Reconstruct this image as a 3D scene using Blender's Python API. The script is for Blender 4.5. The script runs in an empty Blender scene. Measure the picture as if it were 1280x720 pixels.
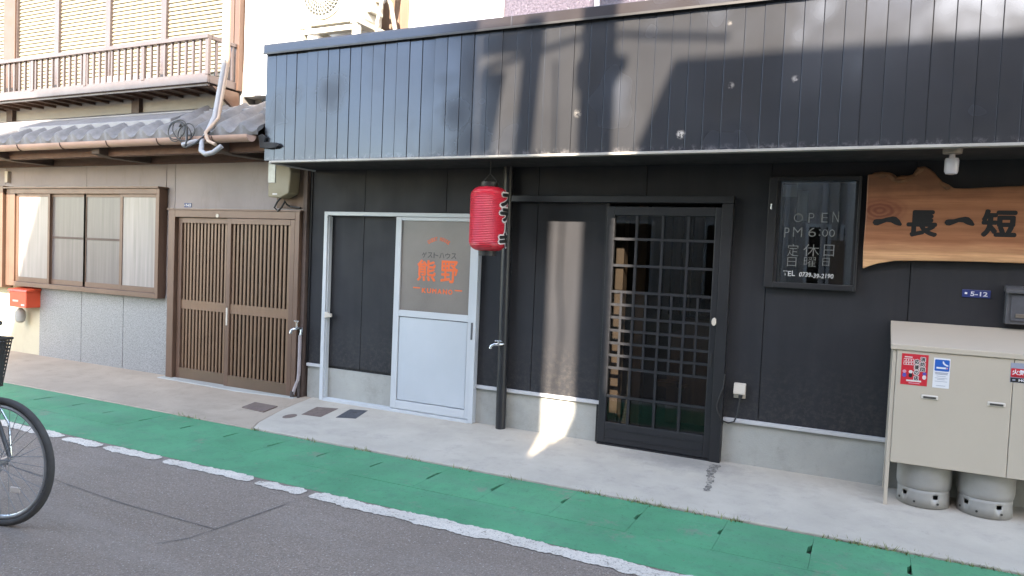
import bpy, bmesh, math, random
from mathutils import Vector, Matrix
random.seed(7)
R = math.radians
sc = bpy.context.scene
COL = sc.collection

# ------------------------------------------------------------------ camera
cam = bpy.data.cameras.new('camera')
cam.sensor_width = 36.0
cam.lens = 36.0 * 917.16 / 1280.0
cam.clip_start = 0.05
cam.clip_end = 2000
camo = bpy.data.objects.new('camera', cam)
COL.objects.link(camo)
YAW, PITCH, ROLL = .450933867, -.0444397988, .0419892726
cy, sy, cp, sp = math.cos(YAW), math.sin(YAW), math.cos(PITCH), math.sin(PITCH)
fw = Vector((-sy * cp, cy * cp, sp)); rt = Vector((cy, sy, 0)); up = rt.cross(fw)
cr, sr = math.cos(ROLL), math.sin(ROLL)
r2 = cr * rt + sr * up; u2 = -sr * rt + cr * up
camo.matrix_world = Matrix(((r2.x, u2.x, -fw.x, 0), (r2.y, u2.y, -fw.y, -5.55), (r2.z, u2.z, -fw.z, 1.457), (0, 0, 0, 1)))
sc.camera = camo

# ------------------------------------------------------------------ light
SUN_AZ, SUN_EL = 164.9, 32.4            # clockwise from +Y
w = bpy.data.worlds.new('World'); sc.world = w; w.use_nodes = True
wn = w.node_tree
sky = wn.nodes.new('ShaderNodeTexSky'); sky.sky_type = 'NISHITA'; sky.sun_disc = False
sky.sun_elevation = R(SUN_EL); sky.sun_rotation = R(SUN_AZ)
sky.air_density = 1.0; sky.dust_density = 0.8; sky.ozone_density = 1.0
wn.nodes['Background'].inputs[1].default_value = 0.15
wn.links.new(sky.outputs[0], wn.nodes['Background'].inputs[0])
sun = bpy.data.lights.new('sun', 'SUN'); sun.energy = 2.8; sun.angle = R(0.53); sun.color = (1, .965, .91)
suno = bpy.data.objects.new('sun', sun); COL.objects.link(suno)
sd = Vector((math.sin(R(SUN_AZ)) * math.cos(R(SUN_EL)), math.cos(R(SUN_AZ)) * math.cos(R(SUN_EL)), math.sin(R(SUN_EL))))
suno.rotation_euler = sd.to_track_quat('Z', 'Y').to_euler()
suno.location = (3, -14, 12)
vs = sc.view_settings
vs.view_transform = 'Standard'; vs.look = 'None'; vs.gamma = 1; vs.use_curve_mapping = False
vs.exposure = 3.3
vs.use_white_balance = True; vs.white_balance_temperature = 7600; vs.white_balance_tint = 12

# ------------------------------------------------------------------ materials
def lin(c):
    return tuple(((x / 255) / 12.92 if x <= 10 else ((x / 255 + .055) / 1.055) ** 2.4) for x in c)
def A(r, g, b, k=1.0):
    return tuple(min(.9, x / k * t) for x, t in zip(lin((r, g, b)), (1.05, 1.0, .93) if k > 1.01 else (1, 1, 1)))

class NT:
    def __init__(s, name):
        s.m = bpy.data.materials.new(name); s.m.use_nodes = True
        s.t = s.m.node_tree; s.b = s.t.nodes['Principled BSDF']
    def n(s, typ, **kw):
        nd = s.t.nodes.new('ShaderNode' + typ)
        for k, v in kw.items():
            if k.startswith('i_'):
                nd.inputs[k[2:].replace('_', ' ')].default_value = v
            else: setattr(nd, k, v)
        return nd
    def l(s, a, b): s.t.links.new(a, b)
    def pos(s):
        if not hasattr(s, '_p'): s._p = s.n('NewGeometry').outputs['Position']
        return s._p
    def mapped(s, scale):
        mp = s.n('Mapping'); mp.inputs['Scale'].default_value = scale
        s.l(s.pos(), mp.inputs['Vector']); return mp.outputs[0]
    def noise(s, scale, detail=5, rough=.55, vec=None):
        nd = s.n('TexNoise'); nd.inputs['Scale'].default_value = scale
        nd.inputs['Detail'].default_value = detail; nd.inputs['Roughness'].default_value = rough
        s.l(vec if vec else s.pos(), nd.inputs['Vector']); return nd.outputs['Fac']
    def ramp(s, fac, a, b, lo=0., hi=1.):
        mr = s.n('MapRange'); mr.inputs['From Min'].default_value = a; mr.inputs['From Max'].default_value = b
        mr.inputs['To Min'].default_value = lo; mr.inputs['To Max'].default_value = hi
        s.l(fac, mr.inputs['Value']); return mr.outputs[0]
    def mix(s, fac, a, b, mode='MIX'):
        mx = s.n('Mix', data_type='RGBA', blend_type=mode)
        for sock, v in ((mx.inputs[0], fac), (mx.inputs[6], a), (mx.inputs[7], b)):
            if isinstance(v, (int, float)): sock.default_value = v
            elif isinstance(v, tuple): sock.default_value = v if len(v) == 4 else (*v, 1)
            else: s.l(v, sock)
        return mx.outputs[2]
    def math(s, op, a, b=0.):
        nd = s.n('Math', operation=op)
        for i, v in enumerate((a, b)):
            if isinstance(v, (int, float)): nd.inputs[i].default_value = v
            else: s.l(v, nd.inputs[i])
        return nd.outputs[0]
    def bump(s, h, strength=.3, dist=.01, prev=None):
        nd = s.n('Bump'); nd.inputs['Strength'].default_value = strength; nd.inputs['Distance'].default_value = dist
        s.l(h, nd.inputs['Height'])
        if prev is not None: s.l(prev, nd.inputs['Normal'])
        return nd.outputs[0]
    def set(s, k, v):
        if isinstance(v, (int, float)): s.b.inputs[k].default_value = v
        elif isinstance(v, tuple): s.b.inputs[k].default_value = v if len(v) != 3 else (*v, 1)
        else: s.l(v, s.b.inputs[k])
    def rnd(s): return s.n('ObjectInfo').outputs['Random']

def mul(c, f):
    if not isinstance(f, tuple): f = (f, f, f)
    return tuple(min(.95, x * k) for x, k in zip(c, f))

def pm(name, col, rough=.6, metal=0., var=.12, vs_=3., bump=0., bs=90., spec=.5, rnd=0., bdist=.004, rvar=.08, stretch=None):
    q = NT(name)
    f = q.noise(vs_, 6, .6, q.mapped(stretch) if stretch else None)
    c = q.mix(q.ramp(f, .3, .7), mul(col, 1 - var), mul(col, 1 + var))
    if rnd:
        c = q.mix(q.ramp(q.rnd(), 0, 1, 0, rnd), c, mul(col, .45))
    q.set('Base Color', c)
    q.set('Roughness', q.ramp(q.noise(vs_ * 3.1, 4), .3, .7, max(.05, rough - rvar), min(1., rough + rvar)))
    q.set('Metallic', metal); q.set('Specular IOR Level', spec)
    if bump:
        q.set('Normal', q.bump(q.noise(bs, 4), bump, bdist))
    return q.m

K = 1.3
M = {}
# road
q = NT('asphalt'); base = mul(A(146, 140, 140, K), (1.36, 1.22, 1.06))
v = q.n('TexVoronoi'); v.inputs['Scale'].default_value = 170; q.l(q.pos(), v.inputs['Vector'])
c = q.mix(q.ramp(q.noise(1.1, 6, .65), .3, .7), mul(base, .80), mul(base, 1.14))
c = q.mix(q.ramp(v.outputs['Color'], .15, .95, 0, .85), mul(base, .45), c)
c = q.mix(q.ramp(q.noise(55, 4, .75), .3, .7, 0, .45), c, mul(base, .6))
c = q.mix(q.ramp(q.noise(85, 2), .63, .69, 0, .75), c, A(190, 185, 180, K))
c = q.mix(q.ramp(q.noise(6, 5, .7), .60, .72, 0, .35), c, mul(base, .55))
c = q.mix(q.ramp(q.noise(1.3, 6, .7, q.mapped((.4, 1.6, 1))), .50, .68, 0, .4), c, A(158, 150, 146, K))
q.set('Base Color', c); q.set('Roughness', .88); q.set('Specular IOR Level', .3)
q.set('Normal', q.bump(v.outputs['Distance'], .55, .006, q.bump(q.noise(60, 5), .3, .006)))
M['asphalt'] = q.m
M['crack'] = pm('crack filler', A(100, 96, 96, K), .9, bump=.4)
# green paint
q = NT('green road paint'); g = mul(A(70, 150, 112, K), (1.35, 1.10, 1.12))
c = q.mix(q.ramp(q.noise(1.6, 6, .65), .3, .7), mul(g, .80), mul(g, 1.13))
c = q.mix(q.ramp(q.noise(9, 6, .75), .50, .66, 0, .5), c, A(78, 124, 104, K))
c = q.mix(q.ramp(q.noise(60, 4, .75), .58, .68, 0, .6), c, A(60, 85, 74, K))
c = q.mix(q.ramp(q.noise(4, 6, .8), .575, .66, 0, .55), c, A(140, 138, 128, K))
c = q.mix(q.ramp(q.noise(1.1, 7, .7, q.mapped((.35, 2.2, 1))), .50, .72, 0, .5), c, A(104, 140, 124, K))
c = q.mix(q.ramp(q.noise(330, 2, .6), .60, .72, 0, .35), c, A(48, 92, 74, K))
q.set('Base Color', c); q.set('Roughness', .72); q.set('Specular IOR Level', .35)
q.set('Normal', q.bump(q.noise(140, 4), .35, .004, q.bump(q.noise(14, 4), .25, .006)))
M['green'] = q.m
M['notch'] = pm('grimy slot', A(50, 48, 44, K), .95)
# lane paint: worn
q = NT('worn white paint'); p = mul(A(220, 215, 214, K), (1.05, 1.02, .94))
c = q.mix(q.ramp(q.noise(5, 5), .3, .7), mul(p, .85), mul(p, 1.05))
wear = q.math('MAXIMUM', q.ramp(q.noise(26, 8, .85), .56, .61, 0, .92), q.ramp(q.noise(95, 4, .8), .55, .62, 0, .85))
c = q.mix(wear, c, mul(base, .5))
q.set('Base Color', c); q.set('Roughness', .7); q.set('Normal', q.bump(q.noise(160, 3), .4, .004))
M['line'] = q.m
# concretes
def concrete(name, col, stain, speck=.25):
    q = NT(name)
    c = q.mix(q.ramp(q.noise(1.7, 6, .65), .3, .72), mul(col, .84), mul(col, 1.08))
    c = q.mix(q.ramp(q.noise(5.5, 7, .72), .52, .74, 0, .45), c, stain)
    c = q.mix(q.ramp(q.noise(190, 3, .7), .58, .72, 0, speck), c, mul(col, .5))
    c = q.mix(q.ramp(q.noise(2.6, 5, .8, q.mapped((3., 1., 1.))), .66, .74, 0, .4), c, mul(stain, .75))
    c = q.mix(q.ramp(q.noise(.9, 8, .75, q.mapped((1, 1.6, 1))), .54, .66, 0, .35), c, mul(stain, .85))
    c = q.mix(q.ramp(q.noise(11, 8, .85), .60, .72, 0, .35), c, mul(stain, .6))
    q.set('Base Color', c); q.set('Roughness', .85); q.set('Specular IOR Level', .3)
    q.set('Normal', q.bump(q.noise(130, 5), .35, .005, q.bump(q.noise(6, 5), .2, .01)))
    return q.m
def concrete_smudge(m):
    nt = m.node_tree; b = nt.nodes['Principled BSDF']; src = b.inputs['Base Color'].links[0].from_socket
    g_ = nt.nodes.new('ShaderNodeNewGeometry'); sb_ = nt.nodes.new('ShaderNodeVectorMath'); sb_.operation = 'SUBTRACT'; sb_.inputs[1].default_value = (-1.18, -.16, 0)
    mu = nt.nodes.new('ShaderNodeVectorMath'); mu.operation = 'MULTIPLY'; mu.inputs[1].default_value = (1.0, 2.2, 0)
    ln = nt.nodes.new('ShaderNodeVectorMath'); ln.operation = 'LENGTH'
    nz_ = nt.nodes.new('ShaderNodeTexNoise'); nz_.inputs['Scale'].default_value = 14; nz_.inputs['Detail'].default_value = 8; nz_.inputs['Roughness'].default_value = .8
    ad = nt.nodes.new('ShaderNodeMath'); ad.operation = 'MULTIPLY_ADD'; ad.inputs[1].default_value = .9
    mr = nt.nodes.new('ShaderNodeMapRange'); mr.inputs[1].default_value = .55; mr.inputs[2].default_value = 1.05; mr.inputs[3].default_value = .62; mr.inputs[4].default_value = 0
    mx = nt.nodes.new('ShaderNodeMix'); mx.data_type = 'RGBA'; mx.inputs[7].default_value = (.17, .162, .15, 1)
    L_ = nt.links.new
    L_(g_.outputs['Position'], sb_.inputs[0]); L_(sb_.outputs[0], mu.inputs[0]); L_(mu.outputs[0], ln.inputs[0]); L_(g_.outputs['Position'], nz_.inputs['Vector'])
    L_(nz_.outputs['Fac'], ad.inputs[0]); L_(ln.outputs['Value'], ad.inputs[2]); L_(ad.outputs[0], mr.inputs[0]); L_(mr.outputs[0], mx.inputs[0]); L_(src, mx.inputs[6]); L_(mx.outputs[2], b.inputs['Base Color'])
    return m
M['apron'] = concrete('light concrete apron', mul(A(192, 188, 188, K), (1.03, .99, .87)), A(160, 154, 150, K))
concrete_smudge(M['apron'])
M['oldpave'] = concrete('old tan concrete', mul(A(174, 164, 152, K), (1.1, 1.04, 1.0)), A(142, 132, 120, K), .8)
M['plinth'] = concrete('foundation concrete', mul(A(166, 168, 166, K), 1.12), A(140, 140, 134, K))
M['stain'] = pm('dark tyre scuff', A(104, 101, 100, K), .9, var=.3, vs_=40)
_m = M['stain'].node_tree; _n = _m.nodes.new('ShaderNodeTexNoise'); _n.inputs['Scale'].default_value = 26; _n.inputs['Detail'].default_value = 7; _n.inputs['Roughness'].default_value = .8
_g = _m.nodes.new('ShaderNodeNewGeometry'); _r = _m.nodes.new('ShaderNodeMapRange'); _r.inputs[1].default_value = .40; _r.inputs[2].default_value = .62; _r.inputs[3].default_value = 0; _r.inputs[4].default_value = .85
_m.links.new(_g.outputs['Position'], _n.inputs['Vector']); _m.links.new(_n.outputs['Fac'], _r.inputs[0]); _m.links.new(_r.outputs[0], _m.nodes['Principled BSDF'].inputs['Alpha'])
# shop siding
q = NT('black siding'); s_ = mul(A(40, 41, 46, K), 1.12)
n1 = q.noise(9, 5, .6, q.mapped((1, 1, .12)))
c = q.mix(q.ramp(n1, .3, .7), mul(s_, .86), mul(s_, 1.12))
c = q.mix(q.ramp(q.noise(2.3, 6, .7), .55, .8, 0, .3), c, A(62, 60, 62, K))
sepz = q.n('SeparateXYZ'); q.l(q.pos(), sepz.inputs[0])
streak = q.noise(5, 6, .7, q.mapped((2.2, 1, .06)))
c = q.mix(q.ramp(streak, .56, .78, 0, .18), c, A(70, 68, 68, K))
splash = q.math('MULTIPLY', q.ramp(sepz.outputs[2], .85, .33), q.ramp(q.noise(24, 7, .8), .47, .68, 0, .5))
c = q.mix(splash, c, A(92, 88, 84, K))
q.set('Base Color', c); q.set('Roughness', q.ramp(q.noise(4, 5), .3, .7, .55, .72)); q.set('Specular IOR Level', .28)
q.set('Normal', q.bump(q.noise(220, 4), .2, .003, q.bump(n1, .12, .003)))
M['siding'] = q.m
# glossy fascia boards
def fascia(name, c0, rlo, rhi):
    q = NT(name)
    c = q.mix(q.ramp(q.noise(1.6, 3, .5), .3, .7), mul(c0, .85), mul(c0, 1.15))
    c = q.mix(q.ramp(q.rnd(), 0, 1, 0, .30), c, mul(c0, .70))
    soot = q.ramp(q.noise(1.75, 2, .45), .55, .72, 0, .8)
    nzs = q.math('MULTIPLY', q.noise(6, 4, .6), .22)
    for cx, cz, r0, r1 in ((-4.12, 2.78, .16, .34), (-2.92, 2.52, .14, .30), (-2.75, 2.30, .12, .34)):
        sv = q.n('VectorMath', operation='SUBTRACT'); q.l(q.pos(), sv.inputs[0]); sv.inputs[1].default_value = (cx, -.65, cz)
        sl_ = q.n('VectorMath', operation='LENGTH'); q.l(sv.outputs[0], sl_.inputs[0])
        soot = q.math('MAXIMUM', soot, q.ramp(q.math('ADD', sl_.outputs['Value'], nzs), r0, r1, .75, 0))
    c = q.mix(soot, c, mul(c0, .45))
    sep = q.n('SeparateXYZ'); q.l(q.pos(), sep.inputs[0])
    vv = q.n('TexVoronoi'); vv.inputs['Scale'].default_value = 3.4; q.l(q.pos(), vv.inputs['Vector'])
    chip = q.math('MULTIPLY', q.ramp(vv.outputs['Distance'], .05, .12, 1, 0), q.ramp(q.noise(55, 4, .8), .45, .55))
    chip = q.math('MULTIPLY', chip, q.ramp(sep.outputs[0], -2.2, -1.2))
    c = q.mix(chip, c, A(200, 196, 192, K))
    low = q.math('MULTIPLY', q.ramp(sep.outputs[2], 2.245, 2.205), q.ramp(q.noise(22, 6, .8), .5, .64, 0, .7))
    c = q.mix(low, c, A(120, 118, 122, K))
    q.set('Base Color', c)
    q.set('Roughness', q.math('ADD', q.ramp(q.noise(1.9, 3, .5), .3, .75, rlo, rhi), q.math('MULTIPLY', soot, .30)))
    q.set('Specular IOR Level', .58); q.set('Specular Tint', (.66, .77, 1.))  # blue tint put into the reflection to imitate blue sky
    q.set('Normal', q.bump(q.noise(4, 2, .5), .06, .010))
    return q.m
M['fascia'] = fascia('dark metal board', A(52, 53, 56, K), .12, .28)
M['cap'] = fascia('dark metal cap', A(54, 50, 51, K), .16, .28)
M['soffit'] = pm('black soffit', A(34, 34, 36, K), .8)
M['alum'] = pm('white aluminium', mul(A(204, 211, 220, K), .92), .38, var=.05, vs_=2, rvar=.05)
M['alumpanel'] = pm('white door panel', mul(A(198, 207, 218, K), .9), .42, var=.06, vs_=1.5, rvar=.05, bump=.03, bs=20)
M['strip'] = pm('white flashing', mul(A(214, 216, 222, K), .8), .4, var=.08, vs_=8)
M['stripgrey'] = pm('dull aluminium trim', A(166, 164, 160, K), .5, var=.15, vs_=4)
M['dpaint'] = pm('dark door paint', A(33, 34, 39, K), .42, var=.15, vs_=6, bump=.06, bs=60, stretch=(6, 6, .5))
M['dwood'] = pm('dark frame paint', A(27, 27, 31, K), .5, var=.15, vs_=5)
# frosted glass
q = NT('frosted glass'); fg = A(120, 114, 110, K)
sp_ = q.noise(420, 2, .8)
c = q.mix(q.ramp(q.noise(2.2, 4), .3, .7), mul(fg, .80), mul(fg, 1.12))
c = q.mix(q.ramp(sp_, .42, .60, 0, .45), c, mul(fg, 1.45))
q.set('Base Color', c); q.set('Roughness', .32); q.set('Normal', q.bump(sp_, .35, .003))
M['frost'] = q.m
def glass(name, tint, refl=.06, rough=.0):
    q = NT(name)
    tr = q.n('BsdfTransparent'); tr.inputs[0].default_value = (*tint, 1)
    gl = q.n('BsdfGlossy'); gl.inputs['Roughness'].default_value = rough; gl.inputs[0].default_value = (.9, .93, .95, 1)
    fr = q.n('LayerWeight'); fr.inputs['Blend'].default_value = .25
    f = q.math('ADD', q.math('MULTIPLY', fr.outputs['Fresnel'], .45), refl)
    mx = q.n('MixShader'); q.l(f, mx.inputs[0]); q.l(tr.outputs[0], mx.inputs[1]); q.l(gl.outputs[0], mx.inputs[2])
    out = q.t.nodes['Material Output']; q.l(mx.outputs[0], out.inputs['Surface'])
    return q.m
M['glass'] = glass('door glass', (.80, .80, .78), .015)
M['nglass'] = glass('window glass', (.72, .75, .75), .08, .02)
q = NT('pebbled window glass'); c0 = (.085, .07, .088)
nn = q.noise(60, 3, .6)
q.set('Base Color', q.mix(q.ramp(nn, .35, .65), mul(c0, .6), mul(c0, 1.1))); q.set('Roughness', .12); q.set('Normal', q.bump(nn, .5, .01))
M['pebble'] = q.m
M['pale_pane'] = pm('pane with painted sky glow', (.42, .43, .50), .2, var=.2, vs_=4)  # pale blue is painted in for sky glow reflected by the pane
def curtainpane(name, col):
    q = NT(name)
    f = q.noise(7, 4, .55, q.mapped((3.2, 1, .14)))
    g = q.noise(1.3, 3)
    c = q.mix(q.ramp(f, .3, .7), mul(col, .72), mul(col, 1.15))
    c = q.mix(q.ramp(g, .35, .65, 0, .4), c, mul(col, .7))
    q.set('Base Color', c); q.set('Roughness', .3); q.set('Normal', q.bump(q.noise(260, 2), .15, .002))
    return q.m
M['pane_l'] = curtainpane('frosted pane with curtain', A(150, 145, 146, K))
M['pane_d'] = curtainpane('screened pane with curtain', A(108, 103, 106, K))
M['bronze'] = pm('bronze aluminium', A(110, 86, 74, K), .42, metal=.25, var=.1, vs_=4, rvar=.06)
M['slat'] = pm('tan lattice slat', A(128, 100, 80, K), .42, metal=.15, var=.1, vs_=5, rnd=.15)
M['kick'] = pm('brown kick board', A(104, 84, 68, K), .45, metal=.15, var=.1)
M['darkglass'] = pm('dark door glass', A(30, 25, 22, K), .2, var=.4, vs_=2.5)
def stucco(name, col, st):
    q = NT(name)
    c = q.mix(q.ramp(q.noise(1.3, 6, .65), .3, .7), mul(col, .87), mul(col, 1.08))
    c = q.mix(q.ramp(q.noise(6, 6, .7, q.mapped((1, 1, .22))), .55, .75, 0, .35), c, st)
    q.set('Base Color', c); q.set('Roughness', .9); q.set('Specular IOR Level', .25)
    q.set('Normal', q.bump(q.noise(160, 4), .3, .004)); return q.m
M['stucco'] = stucco('grey stucco', mul(A(163, 156, 148, K), (1.08, 1.1, 1.3)), A(135, 127, 118, K))
M['cream'] = stucco('cream render', (.46, .41, .30), (.38, .33, .25))
M['white'] = stucco('white render', (.62, .60, .58), (.5, .48, .46))
M['palewall'] = stucco('pale render', (.34, .32, .295), (.32, .30, .27))
q = NT('granite'); gr = mul(A(170, 172, 177, K), .72)
a_ = q.noise(85, 3, .75); b_ = q.noise(140, 2, .8)
c = q.mix(q.ramp(a_, .42, .58), mul(gr, .62), mul(gr, 1.25))
c = q.mix(q.ramp(b_, .60, .66, 0, .8), c, A(92, 94, 100, K))
c = q.mix(q.ramp(q.noise(1.2, 4), .3, .7, 0, .25), c, mul(gr, .7))
q.set('Base Color', c); q.set('Roughness', .45)
M['granite'] = q.m
M['brownwood'] = pm('weathered red brown wood', A(112, 82, 70, K), .75, var=.3, vs_=9, bump=.2, bs=40, stretch=(.3, 2, 3))
M['postwood'] = pm('dark brown post', A(88, 72, 66, K), .7, var=.2, vs_=8)
M['woodpanel'] = pm('plywood backing', (.15, .095, .066), .7, var=.25, vs_=6, stretch=(4, 1, .4))
M['gutter'] = pm('faded pink gutter', A(178, 148, 138, K), .55, var=.15, vs_=3)
M['tile'] = pm('grey glazed tile', (.150, .143, .142), .6, var=.22, vs_=14, rnd=.5, bump=.25, bs=60, spec=.3)
M['ridge'] = pm('grey ridge flashing', (.17, .163, .165), .5, var=.12, vs_=3)
M['shutter'] = pm('cream louvre slat', (.225, .205, .155), .5, var=.08, vs_=3, rnd=.12)
M['rail'] = pm('bronze balcony rail', (.105, .082, .08), .36, metal=.35, var=.1, vs_=4)
M['bronzelit'] = pm('brown shutter post', (.095, .054, .038), .42, metal=.2, var=.1)
M['acbody'] = pm('ivory enamel', (.50, .475, .40), .4, var=.04)
M['acgrille'] = pm('grey ivory grille', (.30, .29, .25), .45, var=.05)
M['acdark'] = pm('dark fan cavity', (.10, .10, .085), .6)
M['tubing'] = pm('ivory pipe wrap', (.30, .27, .23), .6, var=.15, vs_=20)
M['conduit'] = pm('grey plastic conduit', (.28, .275, .28), .45, var=.08)
M['pvc'] = pm('tan pipe', A(184, 160, 142, K), .5, var=.1)
M['cable'] = pm('black cable', A(40, 38, 38, K), .5)
M['lantern'] = None
q = NT('red lantern vinyl'); rd = mul(A(208, 58, 78, K), (.98, .55, .62))
c = q.mix(q.ramp(q.noise(4, 4), .3, .7), mul(rd, .88), mul(rd, 1.1))
c = q.mix(q.ramp(q.noise(3, 6, .7), .60, .74, 0, .35), c, A(150, 48, 60, K))
q.set('Base Color', c); q.set('Roughness', .36); q.set('Specular IOR Level', .5)
M['lantern'] = q.m
M['black'] = pm('black plastic', A(44, 43, 44, K), .45)
M['ink'] = pm('black brush ink', A(24, 23, 25, K), .55, var=.2)
M['inkwhite'] = pm('white outline print', A(220, 214, 214, K), .5, var=.05)
M['chalk'] = pm('white marker pen', A(128, 130, 130, K), .7, var=.3, vs_=60)
M['chalkb'] = pm('bright white marker pen', A(196, 198, 200, K), .6, var=.1)
M['orange'] = pm('orange film', A(238, 106, 44, K), .5, var=.05)
M['greyfilm'] = pm('dark grey film', A(74, 70, 68, K), .5, var=.05)
M['blue'] = pm('blue enamel', A(40, 56, 120, K), .35, var=.08)
M['printwhite'] = pm('white print', A(228, 230, 238, K), .45, var=.03)
M['steel'] = pm('dull chrome', (.55, .56, .57), .25, metal=.9, var=.1, vs_=20)
M['greypipe'] = pm('grey lagged pipe', A(160, 152, 158, K), .5, var=.12, vs_=14)
M['darkpipe'] = pm('dark pipe foot', A(70, 62, 62, K), .6)
M['cab'] = pm('beige painted steel', mul(A(188, 180, 166, K), (1.06, 1.03, 1.05)), .42, var=.04, vs_=1.5, rvar=.05, bump=.02, bs=30)
M['cabtrim'] = pm('pale handle plate', A(212, 206, 200, K), .4, var=.04)
M['cyl'] = pm('grey cylinder paint', A(158, 157, 155, K), .45, var=.12, vs_=7, bump=.05, bs=60)
M['rust'] = pm('rusty iron', A(116, 100, 94, K), .85, var=.2, vs_=30, bump=.3, bs=120)
M['darkiron'] = pm('dark iron cover', A(74, 76, 84, K), .6, var=.15, vs_=20, bump=.3, bs=120)
M['red'] = pm('red sticker', A(206, 44, 58, K), .4, var=.04)
M['bluepr'] = pm('blue sticker print', A(28, 98, 190, K), .4, var=.04)
M['greypr'] = pm('grey print', A(150, 156, 176, K), .5, var=.03)
M['pink'] = pm('pink print', A(214, 150, 170, K), .5)
M['violet'] = pm('violet print', A(90, 84, 176, K), .5)
M['redbox'] = pm('red enamel', (.62, .07, .025), .4, var=.08)
M['darkbox'] = pm('dark grey steel', A(84, 86, 92, K), .45, var=.1)
M['slot'] = pm('brown grey slot', A(108, 100, 92, K), .5)
M['ivory'] = pm('ivory plastic', A(206, 198, 188, K), .45, var=.04)
M['lamp'] = pm('grey lamp glass', A(196, 194, 204, K), .25, var=.05)
M['lampbase'] = pm('taupe lamp base', A(160, 150, 142, K), .45, var=.05)
M['meterbody'] = pm('olive grey meter', A(150, 142, 122, K), .5, var=.08)
M['meterglass'] = pm('meter window', A(180, 186, 194, K), .12, var=.15, vs_=20)
M['weed'] = pm('dry green weed', A(128, 134, 84, K), .8, var=.4, vs_=30)
M['rubber'] = pm('worn tyre rubber', A(72, 70, 70, K), .8, var=.15, vs_=12)
M['rim'] = pm('dull alloy rim', (.40, .40, .41), .35, metal=.7, var=.1)
M['spoke'] = pm('steel spoke', (.22, .22, .23), .45, metal=.5)
M['frame'] = pm('dark blue frame paint', (.10, .10, .105), .35)
M['basket'] = pm('black wire mesh', A(52, 48, 44, K), .6, var=.2, vs_=30)
M['saddle'] = pm('black vinyl', (.03, .03, .03), .5)
M['amber'] = pm('pale spoke reflector', A(226, 214, 208, K), .2)
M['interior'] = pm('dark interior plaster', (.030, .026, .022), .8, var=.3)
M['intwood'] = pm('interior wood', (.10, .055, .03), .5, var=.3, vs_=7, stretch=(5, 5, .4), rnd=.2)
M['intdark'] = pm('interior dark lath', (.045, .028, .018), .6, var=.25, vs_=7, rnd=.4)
M['paper'] = pm('pale paper', (.42, .40, .36), .8)
M['haikbrown'] = pm('brown timber siding', (.15, .10, .07), .7, var=.2)
M['rooftile'] = pm('dark roof tile', (.09, .09, .10), .5, var=.2)
M['polecon'] = pm('utility pole concrete', (.34, .33, .31), .85, var=.1)
M['earth'] = pm('bare ground', (.16, .14, .12), .95, var=.2)
# wood slab
q = NT('polished cedar slab')
mpv = q.mapped((.55, 1., 3.2))
nz = q.n('TexNoise'); nz.inputs['Scale'].default_value = 1.6; nz.inputs['Detail'].default_value = 3; q.l(mpv, nz.inputs['Vector'])
wv = q.n('TexWave', wave_type='BANDS', bands_direction='Z'); wv.inputs['Scale'].default_value = 1.5
wv.inputs['Distortion'].default_value = 5; wv.inputs['Detail'].default_value = 4; wv.inputs['Detail Scale'].default_value = .7
q.l(mpv, wv.inputs['Vector'])
sepw = q.n('SeparateXYZ'); q.l(q.pos(), sepw.inputs[0])
edge = q.ramp(q.math('ADD', sepw.outputs[2], q.math('MULTIPLY', q.noise(3, 4, .5), .10)), 1.60, 1.72)
heart = q.ramp(q.math('ADD', sepw.outputs[2], q.math('MULTIPLY', q.noise(5, 4, .6), .14)), 1.99, 2.10)
c = q.mix(edge, A(238, 190, 146, K), A(190, 128, 94, K))
c = q.mix(q.ramp(wv.outputs['Fac'], .2, .9, 0, .30), c, A(140, 86, 56, K))
c = q.mix(q.ramp(q.noise(9, 7, .75, q.mapped((.35, 1, 4.5))), .45, .72, 0, .40), c, A(150, 92, 60, K))
c = q.mix(q.ramp(q.noise(30, 4, .6, q.mapped((.12, 1, 2.2))), .45, .7, 0, .35), c, A(120, 68, 42, K))
c = q.mix(q.math('MULTIPLY', heart, .75), c, A(98, 64, 42, K))
# a knot near the left end
vd = q.n('VectorMath', operation='SUBTRACT'); q.l(q.pos(), vd.inputs[0]); vd.inputs[1].default_value = (.045, -.06, 1.86)
vm = q.n('VectorMath', operation='MULTIPLY'); q.l(vd.outputs[0], vm.inputs[0]); vm.inputs[1].default_value = (1., 0, 1.7)
vl = q.n('VectorMath', operation='LENGTH'); q.l(vm.outputs[0], vl.inputs[0])
kd = q.math('ADD', vl.outputs['Value'], q.math('MULTIPLY', q.noise(12, 4), .05))
ringk = q.math('SINE', q.math('MULTIPLY', kd, 150.))
c = q.mix(q.math('MULTIPLY', q.ramp(kd, .09, .21, .9, 0), q.ramp(ringk, -1, 1, .45, .9)), c, A(120, 56, 40, K))
q.set('Base Color', c); q.set('Roughness', .42); q.set('Normal', q.bump(wv.outputs['Fac'], .06, .004))
M['slab'] = q.m
M['bark'] = pm('rough live edge', A(120, 84, 60, K), .8, var=.4, vs_=14, bump=.5, bs=40)

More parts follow.
